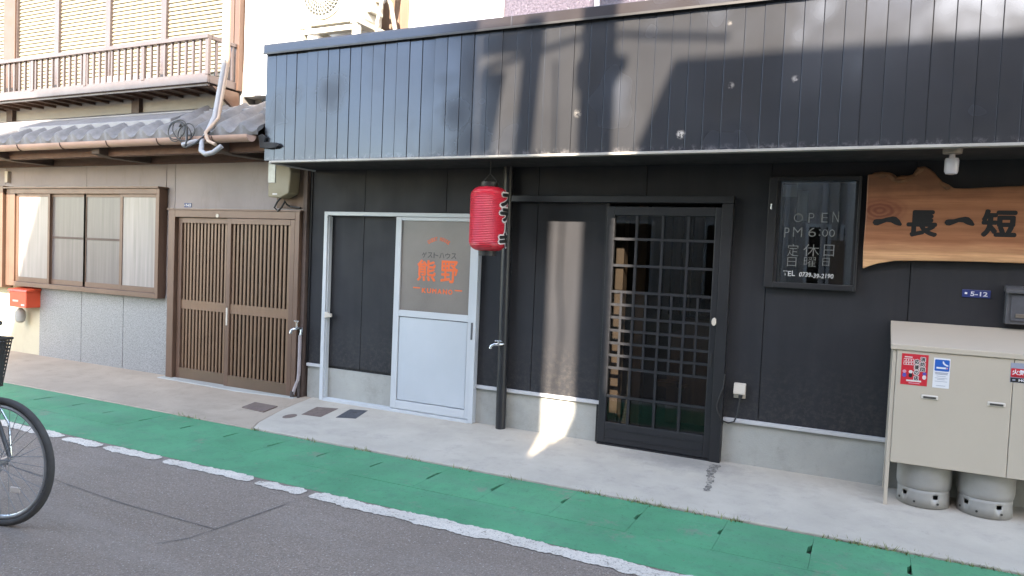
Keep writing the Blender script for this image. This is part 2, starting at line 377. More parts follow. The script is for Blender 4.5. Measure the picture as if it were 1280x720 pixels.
# ------------------------------------------------------------------ mesh helpers
class MB:
    def __init__(s): s.v = []; s.f = []
    def box(s, x0, x1, y0, y1, z0, z1):
        if x0 > x1: x0, x1 = x1, x0
        if y0 > y1: y0, y1 = y1, y0
        if z0 > z1: z0, z1 = z1, z0
        b = len(s.v)
        s.v += [(x, y, z) for z in (z0, z1) for y in (y0, y1) for x in (x0, x1)]
        s.f += [tuple(b + i for i in q_) for q_ in ((0, 2, 3, 1), (4, 5, 7, 6), (0, 1, 5, 4), (2, 6, 7, 3), (0, 4, 6, 2), (1, 3, 7, 5))]
        return s
    def prism(s, pts, a, b, ax='y'):
        n = len(pts); o = len(s.v)
        def P(p, t): return {'y': (p[0], t, p[1]), 'z': (p[0], p[1], t), 'x': (t, p[0], p[1])}[ax]
        s.v += [P(p, a) for p in pts] + [P(p, b) for p in pts]
        s.f += [tuple(o + i for i in range(n)), tuple(o + n + i for i in reversed(range(n)))]
        s.f += [(o + i, o + n + i, o + n + (i + 1) % n, o + (i + 1) % n) for i in range(n)]
        return s
    def tube(s, pts, r, n=8, closed=False, cap=True):
        pts = [Vector(p) for p in pts]; o = len(s.v); m = len(pts)
        rr = r if isinstance(r, (list, tuple)) else [r] * m
        ref = None
        for i, p in enumerate(pts):
            if closed: t = pts[(i + 1) % m] - pts[i - 1]
            else: t = pts[min(i + 1, m - 1)] - pts[max(i - 1, 0)]
            t.normalize()
            if ref is None:
                ref = Vector((0, 0, 1)) if abs(t.z) < .9 else Vector((1, 0, 0))
            u = (ref - t * ref.dot(t)).normalized(); ref = u; v_ = t.cross(u)
            for k in range(n):
                a = 2 * math.pi * k / n
                s.v.append(tuple(p + (u * math.cos(a) + v_ * math.sin(a)) * rr[i]))
        for i in range(m if closed else m - 1):
            j = (i + 1) % m
            for k in range(n):
                k2 = (k + 1) % n
                s.f.append((o + i * n + k, o + i * n + k2, o + j * n + k2, o + j * n + k))
        if cap and not closed:
            s.f.append(tuple(o + k for k in reversed(range(n)))); s.f.append(tuple(o + (m - 1) * n + k for k in range(n)))
        return s
    def cyl(s, p0, p1, r, n=16): return s.tube([p0, p1], r, n)
    def lathe(s, prof, c=(0, 0, 0), n=32, cap=True):
        o = len(s.v); m = len(prof)
        for (r, z) in prof:
            for k in range(n):
                a = 2 * math.pi * k / n
                s.v.append((c[0] + r * math.cos(a), c[1] + r * math.sin(a), c[2] + z))
        for i in range(m - 1):
            for k in range(n):
                k2 = (k + 1) % n
                s.f.append((o + i * n + k, o + i * n + k2, o + (i + 1) * n + k2, o + (i + 1) * n + k))
        if cap:
            s.f.append(tuple(o + k for k in reversed(range(n)))); s.f.append(tuple(o + (m - 1) * n + k for k in range(n)))
        return s
    def mesh(s, name, smooth=False):
        me = bpy.data.meshes.new(name); me.from_pydata(s.v, [], s.f)
        bm = bmesh.new(); bm.from_mesh(me); bmesh.ops.recalc_face_normals(bm, faces=bm.faces); bm.to_mesh(me); bm.free()
        if smooth:
            for p in me.polygons: p.use_smooth = True
            me.set_sharp_from_angle(angle=R(38))
        return me

W_ = {}
def wpos(o): return W_.get(o.name, Vector((0, 0, 0)))
def put(name, g, mat, parent=None, at=(0, 0, 0), bevel=0., smooth=False, label=None, kind=None):
    me = g.mesh(name, smooth) if isinstance(g, MB) else g
    if mat is not None and not len(me.materials): me.materials.append(mat)
    o = bpy.data.objects.new(name, me); COL.objects.link(o)
    at = Vector(at)
    if parent is not None:
        o.parent = parent; o.location = at - wpos(parent)
    else: o.location = at
    W_[o.name] = at.copy()
    if bevel:
        bv = o.modifiers.new('bevel', 'BEVEL'); bv.width = bevel; bv.segments = 2; bv.limit_method = 'ANGLE'; bv.angle_limit = R(40)
    if label: o['label'] = label
    if kind: o['kind'] = kind
    return o
def box(*a): return MB().box(*a)
def thing(name, label, cat, loc, group=None, local=False, rz=0.):
    o = bpy.data.objects.new(name, None); COL.objects.link(o); o.location = loc; o.rotation_euler = (0, 0, rz)
    o.empty_display_size = .1
    o['label'] = label; o['category'] = cat
    if group: o['group'] = group
    W_[o.name] = Vector((0, 0, 0)) if local else Vector(loc)
    return o
def tag(o, label, cat, group=None):
    o['label'] = label; o['category'] = cat
    if group: o['group'] = group
    return o
def struct(name, g, mat, **kw):
    return put(name, g, mat, kind='structure', **kw)

def textmesh(s, off=0., extrude=0., space=1.):
    cu = bpy.data.curves.new('lettering', 'FONT'); cu.body = s; cu.size = 1; cu.offset = off
    cu.extrude = extrude; cu.resolution_u = 4; cu.space_character = space; cu.align_x = 'LEFT'
    o = bpy.data.objects.new('lettering', cu); COL.objects.link(o)
    dg = bpy.context.evaluated_depsgraph_get()
    me = bpy.data.meshes.new_from_object(o.evaluated_get(dg))
    bpy.data.objects.remove(o); bpy.data.curves.remove(cu)
    return me
def fit(me, x0, x1, z0, z1, y, depth=0.):
    xs = [v.co.x for v in me.vertices]; ys = [v.co.y for v in me.vertices]; zs = [v.co.z for v in me.vertices]
    sx = (x1 - x0) / (max(xs) - min(xs)); sz = (z1 - z0) / (max(ys) - min(ys)); mx, my, mz = min(xs), min(ys), min(zs)
    dz = (max(zs) - mz) or 1
    for v in me.vertices:
        X, Y, Z = v.co
        v.co = (x0 + (X - mx) * sx, y - (Z - mz) / dz * depth, z0 + (Y - my) * sz)
    return me
def bold(me, b):
    """thicken strokes with shifted copies, each a hair behind the last"""
    co = [v.co.copy() for v in me.vertices]; fs = [tuple(p.vertices) for p in me.polygons]; n = len(co)
    V, F = [], []
    for i, (dx, dz) in enumerate([(0, 0)] + [(math.cos(k * math.pi / 4), math.sin(k * math.pi / 4)) for k in range(8)]):
        V += [(c.x + dx * b, c.y + .00006 * i, c.z + dz * b) for c in co]
        F += [tuple(i * n + j for j in f) for f in fs]
    m2 = bpy.data.meshes.new('lettering'); m2.from_pydata(V, [], F); return m2
def glyph(ch, box_, y, mat, parent, b=0., off=0.):
    x0, x1, z0, z1 = box_
    me = fit(textmesh(ch, off), x0 + b, x1 - b, z0 + b, z1 - b, y)
    return put('lettering', bold(me, b) if b else me, mat, parent)
def text(s, x0, x1, z0, z1, y, mat, parent, off=0., extrude=0., depth=0., space=1., name='lettering'):
    me = fit(textmesh(s, off, extrude, space), x0, x1, z0, z1, y, depth)
    return put(name, me, mat, parent)
def joinmesh(ms):
    bm = bmesh.new()
    for m_ in ms: bm.from_mesh(m_)
    me = bpy.data.meshes.new('lettering'); bm.to_mesh(me); bm.free(); return me

def arc(c, r, a0, a1, n, ax='xz'):
    out = []
    for i in range(n + 1):
        a = R(a0 + (a1 - a0) * i / n)
        p = (r * math.cos(a), r * math.sin(a))
        out.append((c[0] + p[0], c[1], c[2] + p[1]) if ax == 'xz' else (c[0] + p[0], c[1] + p[1], c[2]))
    return out

# ------------------------------------------------------------------ ground
struct('ground', box(-400, 400, -400, 400, -.6, -.14), M['earth'])
struct('road', box(-60, 60, -7.0, -2.0, -.5, -.06), M['asphalt'])
gut = struct('gutter', box(-60, 60, -2.0, -1.095, -.5, -.092), M['notch'])
put('green_apron', box(-60, 60, -1.999, -1.615, -.3, -.058), M['green'], gut)
xs = [-.19 - .4745 * i for i in range(-9, 30)]
for i, x in enumerate(xs):
    x0, x1 = x - .4745 + .0008, x - .0008
    n0, n1 = -1.40 + random.uniform(-.03, .03), -1.26 + random.uniform(-.03, .03)
    d = random.uniform(.014, .024)
    g = MB().prism([(x0, -1.621), (x1, -1.621), (x1, n0), (x1 - d, n0 + .012), (x1 - d * random.uniform(.7, 1.), n1 - .03), (x1 - .004, n1), (x1, n1 + .02), (x1, -1.101), (x0, -1.101)], -.09, -.0565 + random.uniform(-.0012, .0012), 'z')
    put('gutter_lid', g, M['green'], gut)
def wob(rr, st_, amp):
    st_[0] = st_[0] * .86 + rr.uniform(-amp, amp) * .5
    return st_[0] + rr.uniform(-amp, amp) * .28
def ragged(pts, half, seed, step=.011, amp=.012):
    rr = random.Random(seed); L, Rr = [], []; w1, w2 = [0.], [0.]
    for a, b in zip(pts[:-1], pts[1:]):
        a = Vector(a); b = Vector(b); n = max(2, int((b - a).length / step)); d = (b - a).normalized(); nn = Vector((-d.y, d.x))
        for i in range(n + (1 if b == Vector(pts[-1]) else 0)):
            p = a + (b - a) * (i / n)
            L.append(tuple(p + nn * (half + wob(rr, w1, amp)))); Rr.append(tuple(p - nn * (half + wob(rr, w2, amp))))
    return L, Rr
def tapered(LR, k=6):
    L, Rr = LR; n = len(L)
    for i in range(n):
        e = min(i, n - 1 - i)
        if e < k:
            f = .45 + .55 * (e / k) ** .5; m_ = [(a + b) / 2 for a, b in zip(L[i], Rr[i])]
            L[i] = tuple(m + (a - m) * f for a, m in zip(L[i], m_)); Rr[i] = tuple(m + (a - m) * f for a, m in zip(Rr[i], m_))
    return L, Rr
def sheet(LR, z):
    L, Rr = LR; g = MB(); n = len(L)
    g.v = [(*p, z) for p in L] + [(*p, z) for p in Rr]
    g.f = [(i, i + 1, n + i + 1, n + i) for i in range(n - 1)]
    return g
lm = None
for i, (a, b) in enumerate([(-12, -7.2), (-7.15, -5.42), (-5.36, -4.96), (-4.91, -4.36), (-4.29, -3.49), (-3.43, -3.05), (-2.985, 4.5), (4.53, 20)]):
    g = sheet(tapered(ragged([(a, -2.07 + .012 * math.sin(i * 2.1)), (b, -2.07 + .012 * math.cos(i * 1.7))] if i < 6 else [(a, -2.07), (b, -2.07)], .052 if i < 6 else .062, 40 + i, amp=.015)), -.0555)
    if lm is None: lm = struct('lane_marking', g, M['line'])
    else: put('painted_dash', g, M['line'], lm)
road = bpy.data.objects['road']
for i, pts in enumerate([[(-5.3, -3.6), (-5.03, -2.66), (-5.02, -2.40), (-4.97, -2.16)], [(-6.5, -2.62), (-4.49, -2.71), (-3.75, -2.77), (-3.04, -2.77)],
                         [(-3.12, -3.05), (-3.05, -2.93), (-3.03, -2.74), (-2.99, -2.16)]]):
    put('crack', sheet(ragged(pts, .0022, i, .03, .0025), -.0565), M['crack'], road)
def slope(g, k=.041, w=0.):   # tilt a flat slab towards the road
    g.v = [(x, y, z + (k * y if z > -.05 else 0)) for x, y, z in g.v]; return g
edge_ = [(-4.80, .05), (-4.757, -.225), (-4.70, -.5), (-4.56, -.93), (-4.47, -1.085)]
ap = slope(MB().prism(edge_ + [(12, -1.085), (12, .05)], -.4, 0, 'z'))
apron = struct('pavement', ap, M['apron'], bevel=.008)
op = slope(MB().prism([(-30, .05), (-30, -1.09)] + [(-4.475, -1.09), (-4.57, -.93), (-4.71, -.5), (-4.767, -.225), (-4.81, .05)], -.4, -.006, 'z'))
oldp = struct('old_pavement', op, M['oldpave'], bevel=.008)
put('door_step', MB().prism([(-6.80, .04), (-6.80, -.16), (-5.6, -.20), (-4.92, -.14), (-4.92, .04)], -.1, -.004, 'z'), M['plinth'], oldp, bevel=.012)
def cover(name, pts, mat, label, cat, par=None):
    g = slope(MB().prism(pts, -.03, .003, 'z'))
    o = put(name, g, mat, bevel=.002); tag(o, label, cat); return o
c1 = cover('manhole_cover', [(-4.425, -.565), (-4.225, -.545), (-4.285, -.235), (-4.49, -.29)], M['rust'], 'rusty brown square cover in the pale pavement before the guest house door', 'drain cover')
c2 = cover('manhole_cover', [(-4.105, -.49), (-3.935, -.43), (-4.015, -.155), (-4.18, -.20)], M['darkiron'], 'dark grey square cover beside the rusty one in the pale pavement', 'drain cover')
put('lifting_hole', slope(MB().prism([(-4.06 + .018 * math.cos(a * .7854), -.27 + .018 * math.sin(a * .7854)) for a in range(8)], -.005, .0045, 'z')), M['black'], c2)
c3 = cover('round_cover', [(-4.47 + .05 * math.cos(a * .3927), -.66 + .075 * math.sin(a * .3927)) for a in range(16)], M['rust'], 'small round rusty cap at the left edge of the pale pavement', 'drain cover')
c4 = cover('meter_lid', [(-5.06, -.64), (-4.77, -.67), (-4.81, -.45), (-5.10, -.44)], M['rust'], 'brown iron lid set in the tan pavement before the lattice door', 'drain cover')
L, Rr = ragged([(-.925, -.12), (-.885, -.72)], .030, 5, .02, .02)
st = sheet((L, Rr), .002); st.v = [(x, y, .0045 + .041 * y) for x, y, z in st.v]
put('tyre_scuff', st, M['stain'], apron)
# weeds along the seam
g = MB(); rr = random.Random(3)
spots = [(-4.42, .10, 26), (-3.9, .12, 18), (-3.35, .1, 22), (-2.9, .1, 18), (-2.45, .1, 14), (-1.55, .16, 40), (-1.18, .14, 60), (-.85, .1, 26), (-.62, .09, 40), (.1, .3, 120), (.55, .3, 80), (-2.1, .1, 14), (-5.2, .3, 26), (-1.0, .5, 40), (1.0, .4, 60)]
for cx, wd, n in spots:
    for _ in range(n):
        x = cx + rr.gauss(0, wd * .45); y = -1.098 + rr.gauss(0, .013); a = rr.uniform(0, 6.28); h = rr.uniform(.010, .040); b_ = rr.uniform(.002, .006); ln = rr.uniform(.5, 1.3) * h
        o = len(g.v); z = -.062
        g.v += [(x - b_ * math.sin(a), y + b_ * math.cos(a), z), (x + b_ * math.sin(a), y - b_ * math.cos(a), z), (x + ln * math.cos(a), y + ln * math.sin(a), z + h)]
        g.f.append((o, o + 1, o + 2))
put('weeds', g, M['weed'], kind='stuff')['label'] = 'dry weeds growing in the seam between pavement and green gutter'

# ------------------------------------------------------------------ the black shop
shop = thing('shop_building', 'black clad shop and guest house with a dark metal fascia', 'building', (-1.5, 0, 0))
holes = [(-1.86, -.98, -1, 1.90), (-.61, -.09, 1.345, 2.065)]
def rects(xa, xb, za, zb):
    cut = sorted({xa, xb} | {h for H in holes for h in H[:2] if xa < h < xb}); out = []
    for a, b in zip(cut[:-1], cut[1:]):
        m = (a + b) / 2; segs = [(za, zb)]
        for H in holes:
            if H[0] < m < H[1]:
                ns = []
                for s0, s1 in segs:
                    if H[2] > s0: ns.append((s0, min(s1, H[2])))
                    if H[3] < s1: ns.append((max(s0, H[3]), s1))
                segs = [t for t in ns if t[1] - t[0] > .001]
        out += [(a, b, *t) for t in segs]
    return out
seams = [-4.86, -4.24, -3.36, -2.48, -1.57, -.66, .25, 1.16, 2.07, 2.98, 3.9, 4.8, 5.7]
for a, b in zip(seams[:-1], seams[1:]):
    g = MB()
    for rc in rects(a + .003, b - .003, .33, 2.30): g.box(rc[0], rc[1], 0, .018, rc[2], rc[3])
    if g.v: put('wall_panel', g, M['siding'], shop)
g = MB()
for rc in rects(-4.86, 5.7, -.3, 3.2): g.box(rc[0], rc[1], .019, .14, rc[2], rc[3])
put('backing_wall', g, M['siding'], shop)
for a, b in ((-4.86, -1.86), (-.905, 5.7)):
    put('plinth', box(a, b, -.004, .0185, -.3, .303), M['plinth'], shop)
for a, b in ((-4.86, -4.665), (-2.985, -1.862), (-.903, 5.7)):
    put('flashing_strip', box(a, b, -.028, .012, .303, .331), M['strip'], shop, bevel=.003)
put('corner_trim', box(-4.885, -4.862, -.012, .03, .33, 2.2), M['dwood'], shop, bevel=.002)
# fascia box: boards, cap, trim, deck
FX0, FX1 = -4.86, 5.0
brd_w = .1165; x = FX0; rr = random.Random(11)
while x < FX1:
    wd = brd_w * rr.uniform(.96, 1.04)
    me = box(.0012, wd - .0012, 0, .012, 2.20, 3.128).mesh('fascia_board')
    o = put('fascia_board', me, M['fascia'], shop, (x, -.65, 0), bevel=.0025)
    o.rotation_euler = (rr.uniform(-.0012, .0012), 0, rr.uniform(-.016, .016))
    x += wd
put('fascia_frame', box(FX0 + .004, FX1, -.632, -.58, 2.207, 3.12), M['black'], shop)
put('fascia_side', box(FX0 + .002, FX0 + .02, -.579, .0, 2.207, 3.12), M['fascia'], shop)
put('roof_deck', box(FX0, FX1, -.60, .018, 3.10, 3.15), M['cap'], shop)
xx = FX0 - .012
for wd in (2.42, 1.82, 1.82, 1.82, 1.82, .2):
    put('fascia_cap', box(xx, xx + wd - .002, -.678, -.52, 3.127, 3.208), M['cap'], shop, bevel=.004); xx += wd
put('cap_lip', box(FX0 - .012, FX1, -.684, -.679, 3.118, 3.134), M['black'], shop)
put('trim_strip', box(FX0 + .07, FX1, -.660, -.600, 2.181, 2.199), M['stripgrey'], shop, bevel=.002)
put('trim_edge', box(FX0 + .004, FX0 + .03, -.596, -.005, 2.182, 2.203), M['strip'], shop, bevel=.002)
put('soffit', box(FX0 + .032, FX1, -.598, -.002, 2.192, 2.206), M['soffit'], shop)
# upper storey
put('upper_wall', box(-5.81, -4.15, .0, .15, 2.95, 5.6), M['white'], shop)
put('upper_wall', box(-3.80, 5.0, .05, .15, 3.2, 3.30), M['palewall'], shop)
put('upper_wall', box(-3.80, 5.0, .05, .15, 4.6, 5.6), M['palewall'], shop)
put('wall_joint', box(-5.362, -5.354, -.003, -.0005, 3.0, 5.6), M['stucco'], shop)
for k in range(3):
    put('timber_board', box(-4.145 + .113 * k, -4.145 + .113 * (k + 1) - .004, -.006 - .002 * (k % 2), .14, 3.15, 5.6), M['woodpanel'], shop)
uw = put('upper_window', box(-3.80, -3.735, -.03, .12, 3.15, 4.6), M['white'], shop)
put('frame', MB().box(-3.735, 3.0, .0, .06, 3.30, 3.34).box(-3.735, 3.0, .0, .06, 4.5, 4.56), M['white'], uw)
for a, b in ((-3.73, -2.92), (-2.88, -2.07), (-2.03, -1.22), (-1.18, -.37), (-.33, .5)):
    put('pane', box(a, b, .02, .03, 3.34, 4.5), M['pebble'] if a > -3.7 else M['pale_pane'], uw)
    put('mullion', box(b, b + .04, .0, .05, 3.34, 4.5), M['white'], uw, bevel=.003)
put('upper_roof', MB().prism([(-.7, 5.55), (-.7, 5.65), (2.5, 7.0), (6.0, 5.5), (6., 5.4)], -5.9, 5.2, 'x'), M['rooftile'], shop)
put('side_wall', MB().box(-4.86, -4.72, .14, 6, -.3, 3.2).box(4.9, 5., .15, 6, -.3, 5.5).box(-5.8, -5.7, .15, 6, 2.9, 5.5), M['palewall'], shop)
# guest house door
gd = put('guest_house_door', MB().box(-4.66, -4.62, -.065, -.002, .0, 1.797).box(-3.03, -2.985, -.065, -.002, .0, 1.797).box(-4.62, -3.03, -.065, -.002, 1.762, 1.797), M['alum'], shop, bevel=.003)
put('track', MB().box(-4.62, -3.03, -.062, -.006, -.015, .022).box(-4.62, -3.03, -.045, -.041, .022, .034), M['alum'], gd, bevel=.002)
put('inner_channel', MB().box(-4.618, -4.606, -.05, -.006, .03, 1.75), M['alum'], gd)
lf = MB().box(-3.845, -3.785, -.055, -.022, .03, 1.76).box(-3.07, -3.032, -.055, -.022, .03, 1.76).box(-3.785, -3.07, -.055, -.022, 1.728, 1.76)
lf.box(-3.785, -3.07, -.055, -.022, .868, .925).box(-3.785, -3.07, -.055, -.022, .03, .105)
put('leaf_frame', lf, M['alum'], gd, bevel=.003)
put('glass_pane', box(-3.79, -3.065, -.040, -.030, .92, 1.732), M['frost'], gd)
put('lower_panel', box(-3.779, -3.076, -.046, -.030, .111, .862), M['alumpanel'], gd, bevel=.003)
put('pull_handle', MB().box(-3.030, -3.012, -.071, -.064, .72, .868), M['darkbox'], gd, bevel=.004)
put('latch', MB().box(-4.60, -4.545, -.070, -.045, .80, .835).box(-4.62, -4.58, -.068, -.05, .79, .845), M['ivory'], gd, bevel=.004)
GY = -.0415
ms = []
import itertools
txt = 'GUEST HOUSE'; cxx, czz, rad = -3.4, 1.388, .168
for i, ch in enumerate(txt):
    if ch == ' ': continue
    a = (i - (len(txt) - 1) / 2) * .118
    me = textmesh(ch, .045)
    fit(me, -.008 if ch != 'I' else -.003, .008, 0, .034, 0)
    for v in me.vertices:
        X, Z = v.co.x, v.co.z
        v.co = (cxx + (rad + Z) * math.sin(a) + X * math.cos(a), GY, czz + (rad + Z) * math.cos(a) - X * math.sin(a))
    ms.append(me)
put('lettering', joinmesh(ms), M['orange'], gd, label='arched orange GUEST HOUSE lettering')
for i, ch in enumerate('ゲストハウス'):
    glyph(ch, (-3.568 + i * .0605, -3.568 + i * .0605 + .05, 1.404, 1.453), GY, M['greyfilm'], gd, .001)
glyph('熊', (-3.612, -3.418, 1.196, 1.386), GY, M['orange'], gd, .0042)
glyph('野', (-3.368, -3.194, 1.192, 1.388), GY, M['orange'], gd, .0042)
for i, ch in enumerate('KUMANO'):
    glyph(ch, (-3.556 + i * .0545, -3.556 + i * .0545 + .043, 1.092, 1.136), GY, M['orange'], gd, .0022)
put('dash', MB().box(-3.648, -3.575, GY, GY + .001, 1.128, 1.139).box(-3.218, -3.145, GY, GY + .001, 1.126, 1.137), M['orange'], gd)
# downpipe
dp = put('downpipe', MB().cyl((-2.715, -.055, -.01), (-2.735, -.055, 2.19), .042, 16), M['dpaint'], shop, smooth=True)
put('pipe_bracket', MB().box(-2.76, -2.70, -.02, .0, 1.30, 1.325), M['black'], dp)
# shop door
sdoor = put('shop_door', MB().box(-1.862, -1.80, -.048, -.012, .012, 1.872).box(-1.032, -.985, -.048, -.012, .012, 1.872).box(-1.80, -1.032, -.048, -.012, 1.803, 1.872).box(-1.80, -1.032, -.048, -.012, .012, .178), M['dpaint'], shop, bevel=.004)
put('groove_moulding', MB().box(-1.80, -1.032, -.053, -.047, .055, .062).box(-1.80, -1.032, -.053, -.047, .120, .127), M['dpaint'], sdoor)
put('track_header', MB().box(-2.69, -.903, -.078, -.002, 1.900, 1.952), M['dwood'], shop, bevel=.003)
put('jamb', MB().box(-.983, -.905, -.070, .05, -.02, 1.899), M['dwood'], shop, bevel=.003)
put('jamb', MB().box(-1.89, -1.861, -.010, .10, -.02, 1.899), M['dwood'], shop)
put('threshold', MB().box(-1.86, -.984, -.06, .12, -.03, .010), M['dwood'], shop)
for xx in (-1.622, -1.419, -1.226):
    put('lattice_bar', box(xx - .010, xx + .010, -.043, -.024, .178, 1.803), M['dpaint'], sdoor)
for xx in (-1.720, -1.524, -1.326, -1.130):
    put('lattice_bar', box(xx - .009, xx + .009, -.0425, -.0245, .61, 1.209), M['dpaint'], sdoor)
for zz in (1.62, 1.414, 1.209, 1.107, 1.007, .905, .805, .708, .61, .385):
    put('lattice_bar', box(-1.80, -1.032, -.045, -.0255, zz - .010, zz + .010), M['dpaint'], sdoor)
put('glass_pane', box(-1.81, -1.025, -.0225, -.0175, .17, 1.81), M['glass'], sdoor)
put('keyhole_plate', MB().prism([(-.998 + .017 * math.cos(a * .3927), 1.032 + .030 * math.sin(a * .3927)) for a in range(16)], -.078, -.046), M['ivory'], sdoor, bevel=.004)
put('finger_pull', MB().box(-1.015, -1.0, -.052, -.047, .70, .80), M['black'], sdoor, bevel=.003)
# notice window
nw = put('notice_window', MB().box(-.668, -.61, -.05, .02, 1.308, 2.09).box(-.09, -.074, -.05, .02, 1.308, 2.09).box(-.61, -.09, -.05, .02, 2.062, 2.09).box(-.61, -.09, -.05, .02, 1.308, 1.348), M['dwood'], shop, bevel=.003)
for a, b in ((-.609, -.59), (-.109, -.091)): put('inner_frame', box(a, b, -.03, .03, 1.349, 2.061), M['dwood'], nw)
put('glass_pane', box(-.592, -.107, -.014, -.008, 1.347, 2.063), M['nglass'], nw)
put('sash_latch', box(-.650, -.640, -.060, -.049, 1.86, 1.90), M['steel'], nw, bevel=.002)
NY = -.0165
def hand(s, x0, x1, z0, z1, mat='chalk', off=-.022, slant=.05, rise=0.):
    me = fit(textmesh(s, off, space=1.0), x0, x1, z0, z1, NY)
    for v in me.vertices:
        u = (v.co.x - x0) / (x1 - x0)
        v.co.x += (v.co.z - z0) * slant; v.co.z += rise * u + .003 * math.sin(u * 9)
    return put('lettering', me, M[mat], nw)
def spread(chars, boxes, mat='chalk', off=-.012):
    for ch, b in zip(chars, boxes): glyph(ch, b, NY, M[mat], nw, 0, off)
spread('OPEN', [(-.495, -.435, 1.775, 1.836), (-.398, -.362, 1.772, 1.840), (-.315, -.275, 1.776, 1.842), (-.245, -.205, 1.778, 1.852)])
spread(['P', 'M', '6', ':', '00'], [(-.552, -.520, 1.665, 1.735), (-.495, -.435, 1.672, 1.738), (-.395, -.345, 1.675, 1.738), (-.326, -.316, 1.682, 1.728), (-.305, -.224, 1.678, 1.728)])
spread('定休日', [(-.525, -.452, 1.535, 1.620), (-.420, -.318, 1.537, 1.622), (-.288, -.222, 1.542, 1.622)])
spread('日曜日', [(-.522, -.462, 1.462, 1.526), (-.412, -.335, 1.465, 1.532), (-.292, -.248, 1.474, 1.530)])
hand('TEL', -.546, -.466, 1.394, 1.430, 'chalkb', .01, .0)
hand('0739-39-2190', -.440, -.218, 1.392, 1.424, 'chalkb', .015, .1, -.006)
# interior
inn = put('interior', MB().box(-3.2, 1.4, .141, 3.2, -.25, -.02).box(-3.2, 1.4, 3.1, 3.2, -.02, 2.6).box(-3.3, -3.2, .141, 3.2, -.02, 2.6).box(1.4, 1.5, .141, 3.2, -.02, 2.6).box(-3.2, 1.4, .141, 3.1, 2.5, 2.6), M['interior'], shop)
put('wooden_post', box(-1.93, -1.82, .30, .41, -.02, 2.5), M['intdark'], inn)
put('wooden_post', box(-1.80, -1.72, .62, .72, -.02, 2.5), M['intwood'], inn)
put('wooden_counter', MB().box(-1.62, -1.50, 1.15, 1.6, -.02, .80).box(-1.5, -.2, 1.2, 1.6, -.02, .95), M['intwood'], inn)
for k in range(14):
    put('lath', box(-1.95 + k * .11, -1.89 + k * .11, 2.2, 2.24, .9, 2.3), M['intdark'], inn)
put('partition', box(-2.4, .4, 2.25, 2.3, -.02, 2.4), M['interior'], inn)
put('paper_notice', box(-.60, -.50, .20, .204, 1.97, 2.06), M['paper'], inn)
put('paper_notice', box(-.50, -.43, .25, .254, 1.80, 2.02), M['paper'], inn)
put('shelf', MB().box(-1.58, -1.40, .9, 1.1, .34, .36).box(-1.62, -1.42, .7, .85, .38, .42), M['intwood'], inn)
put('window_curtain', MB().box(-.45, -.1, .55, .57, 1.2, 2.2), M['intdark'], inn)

# ------------------------------------------------------------------ things on the shop front
# lantern
LX, LYY, LR = -2.715, -.42, .148
lan = thing('paper_lantern', 'red cylindrical lantern with black and white Japanese lettering under the soffit', 'lantern', (LX, LYY, 1.455))
prof = []; n = 150; zb, zt = 1.485, 1.985
for i in range(n + 1):
    t = i / n; z = zb + (zt - zb) * t; e = min(t, 1 - t) * (zt - zb)
    cr_ = .078
    if e < cr_: k = 1 - (1 - e / cr_) ** 2.2; r = .078 + (LR - .078) * k ** .62
    else: r = LR
    r += .0016 * math.sin(i * math.pi / 2.) if 6 < i < n - 6 else 0
    prof.append((r, z))
put('lantern_shade', MB().lathe(prof, (LX, LYY, 0), 56), M['lantern'], lan, smooth=True)
put('lantern_cap', MB().lathe([(.066, 1.982), (.068, 1.985), (.068, 2.022), (.060, 2.024), (.06, 2.0)], (LX, LYY, 0), 32), M['black'], lan, smooth=True)
put('lantern_base', MB().lathe([(.06, 1.47), (.060, 1.448), (.068, 1.446), (.072, 1.487), (.066, 1.49)], (LX, LYY, 0), 32), M['black'], lan, smooth=True)
put('hanging_cord', MB().tube([(LX - .06, LYY, 2.03), (LX, LYY, 2.09), (LX + .06, LYY, 2.03)], .003, 6).cyl((LX, LYY, 2.085), (LX, LYY, 2.195), .003, 6), M['black'], lan)
def wraptext(ch, zc, hh, ww, off, rad, ang, mat, squash=1.):
    me = bold(fit(textmesh(ch), -ww / 2 + off, ww / 2 - off, zc - hh / 2 + off, zc + hh / 2 - off, 0), off)
    bm = bmesh.new(); bm.from_mesh(me); bmesh.ops.triangulate(bm, faces=bm.faces)
    for _ in range(4):
        es = [e for e in bm.edges if e.calc_length() > .02]
        if not es: break
        bmesh.ops.subdivide_edges(bm, edges=es, cuts=1); bmesh.ops.triangulate(bm, faces=bm.faces)
    for v in bm.verts:
        a = ang + v.co.x / LR; r_ = rad - v.co.y
        v.co = (LX + r_ * math.cos(a), LYY + r_ * math.sin(a), v.co.z)
    bm.to_mesh(me); bm.free()
    put('lettering', me, mat, lan)
ANG = R(6)
for ch, zc, hh, ww in (('ス', 1.882, .105, .17), ('テ', 1.768, .105, .17), ('|', 1.672, .085, .03), ('キ', 1.575, .112, .17)):
    wraptext(ch, zc, hh + .026, ww + .026, .0165, LR + .0035, ANG, M['inkwhite'])
    wraptext(ch, zc, hh, ww, .0085, LR + .0052, ANG, M['ink'])
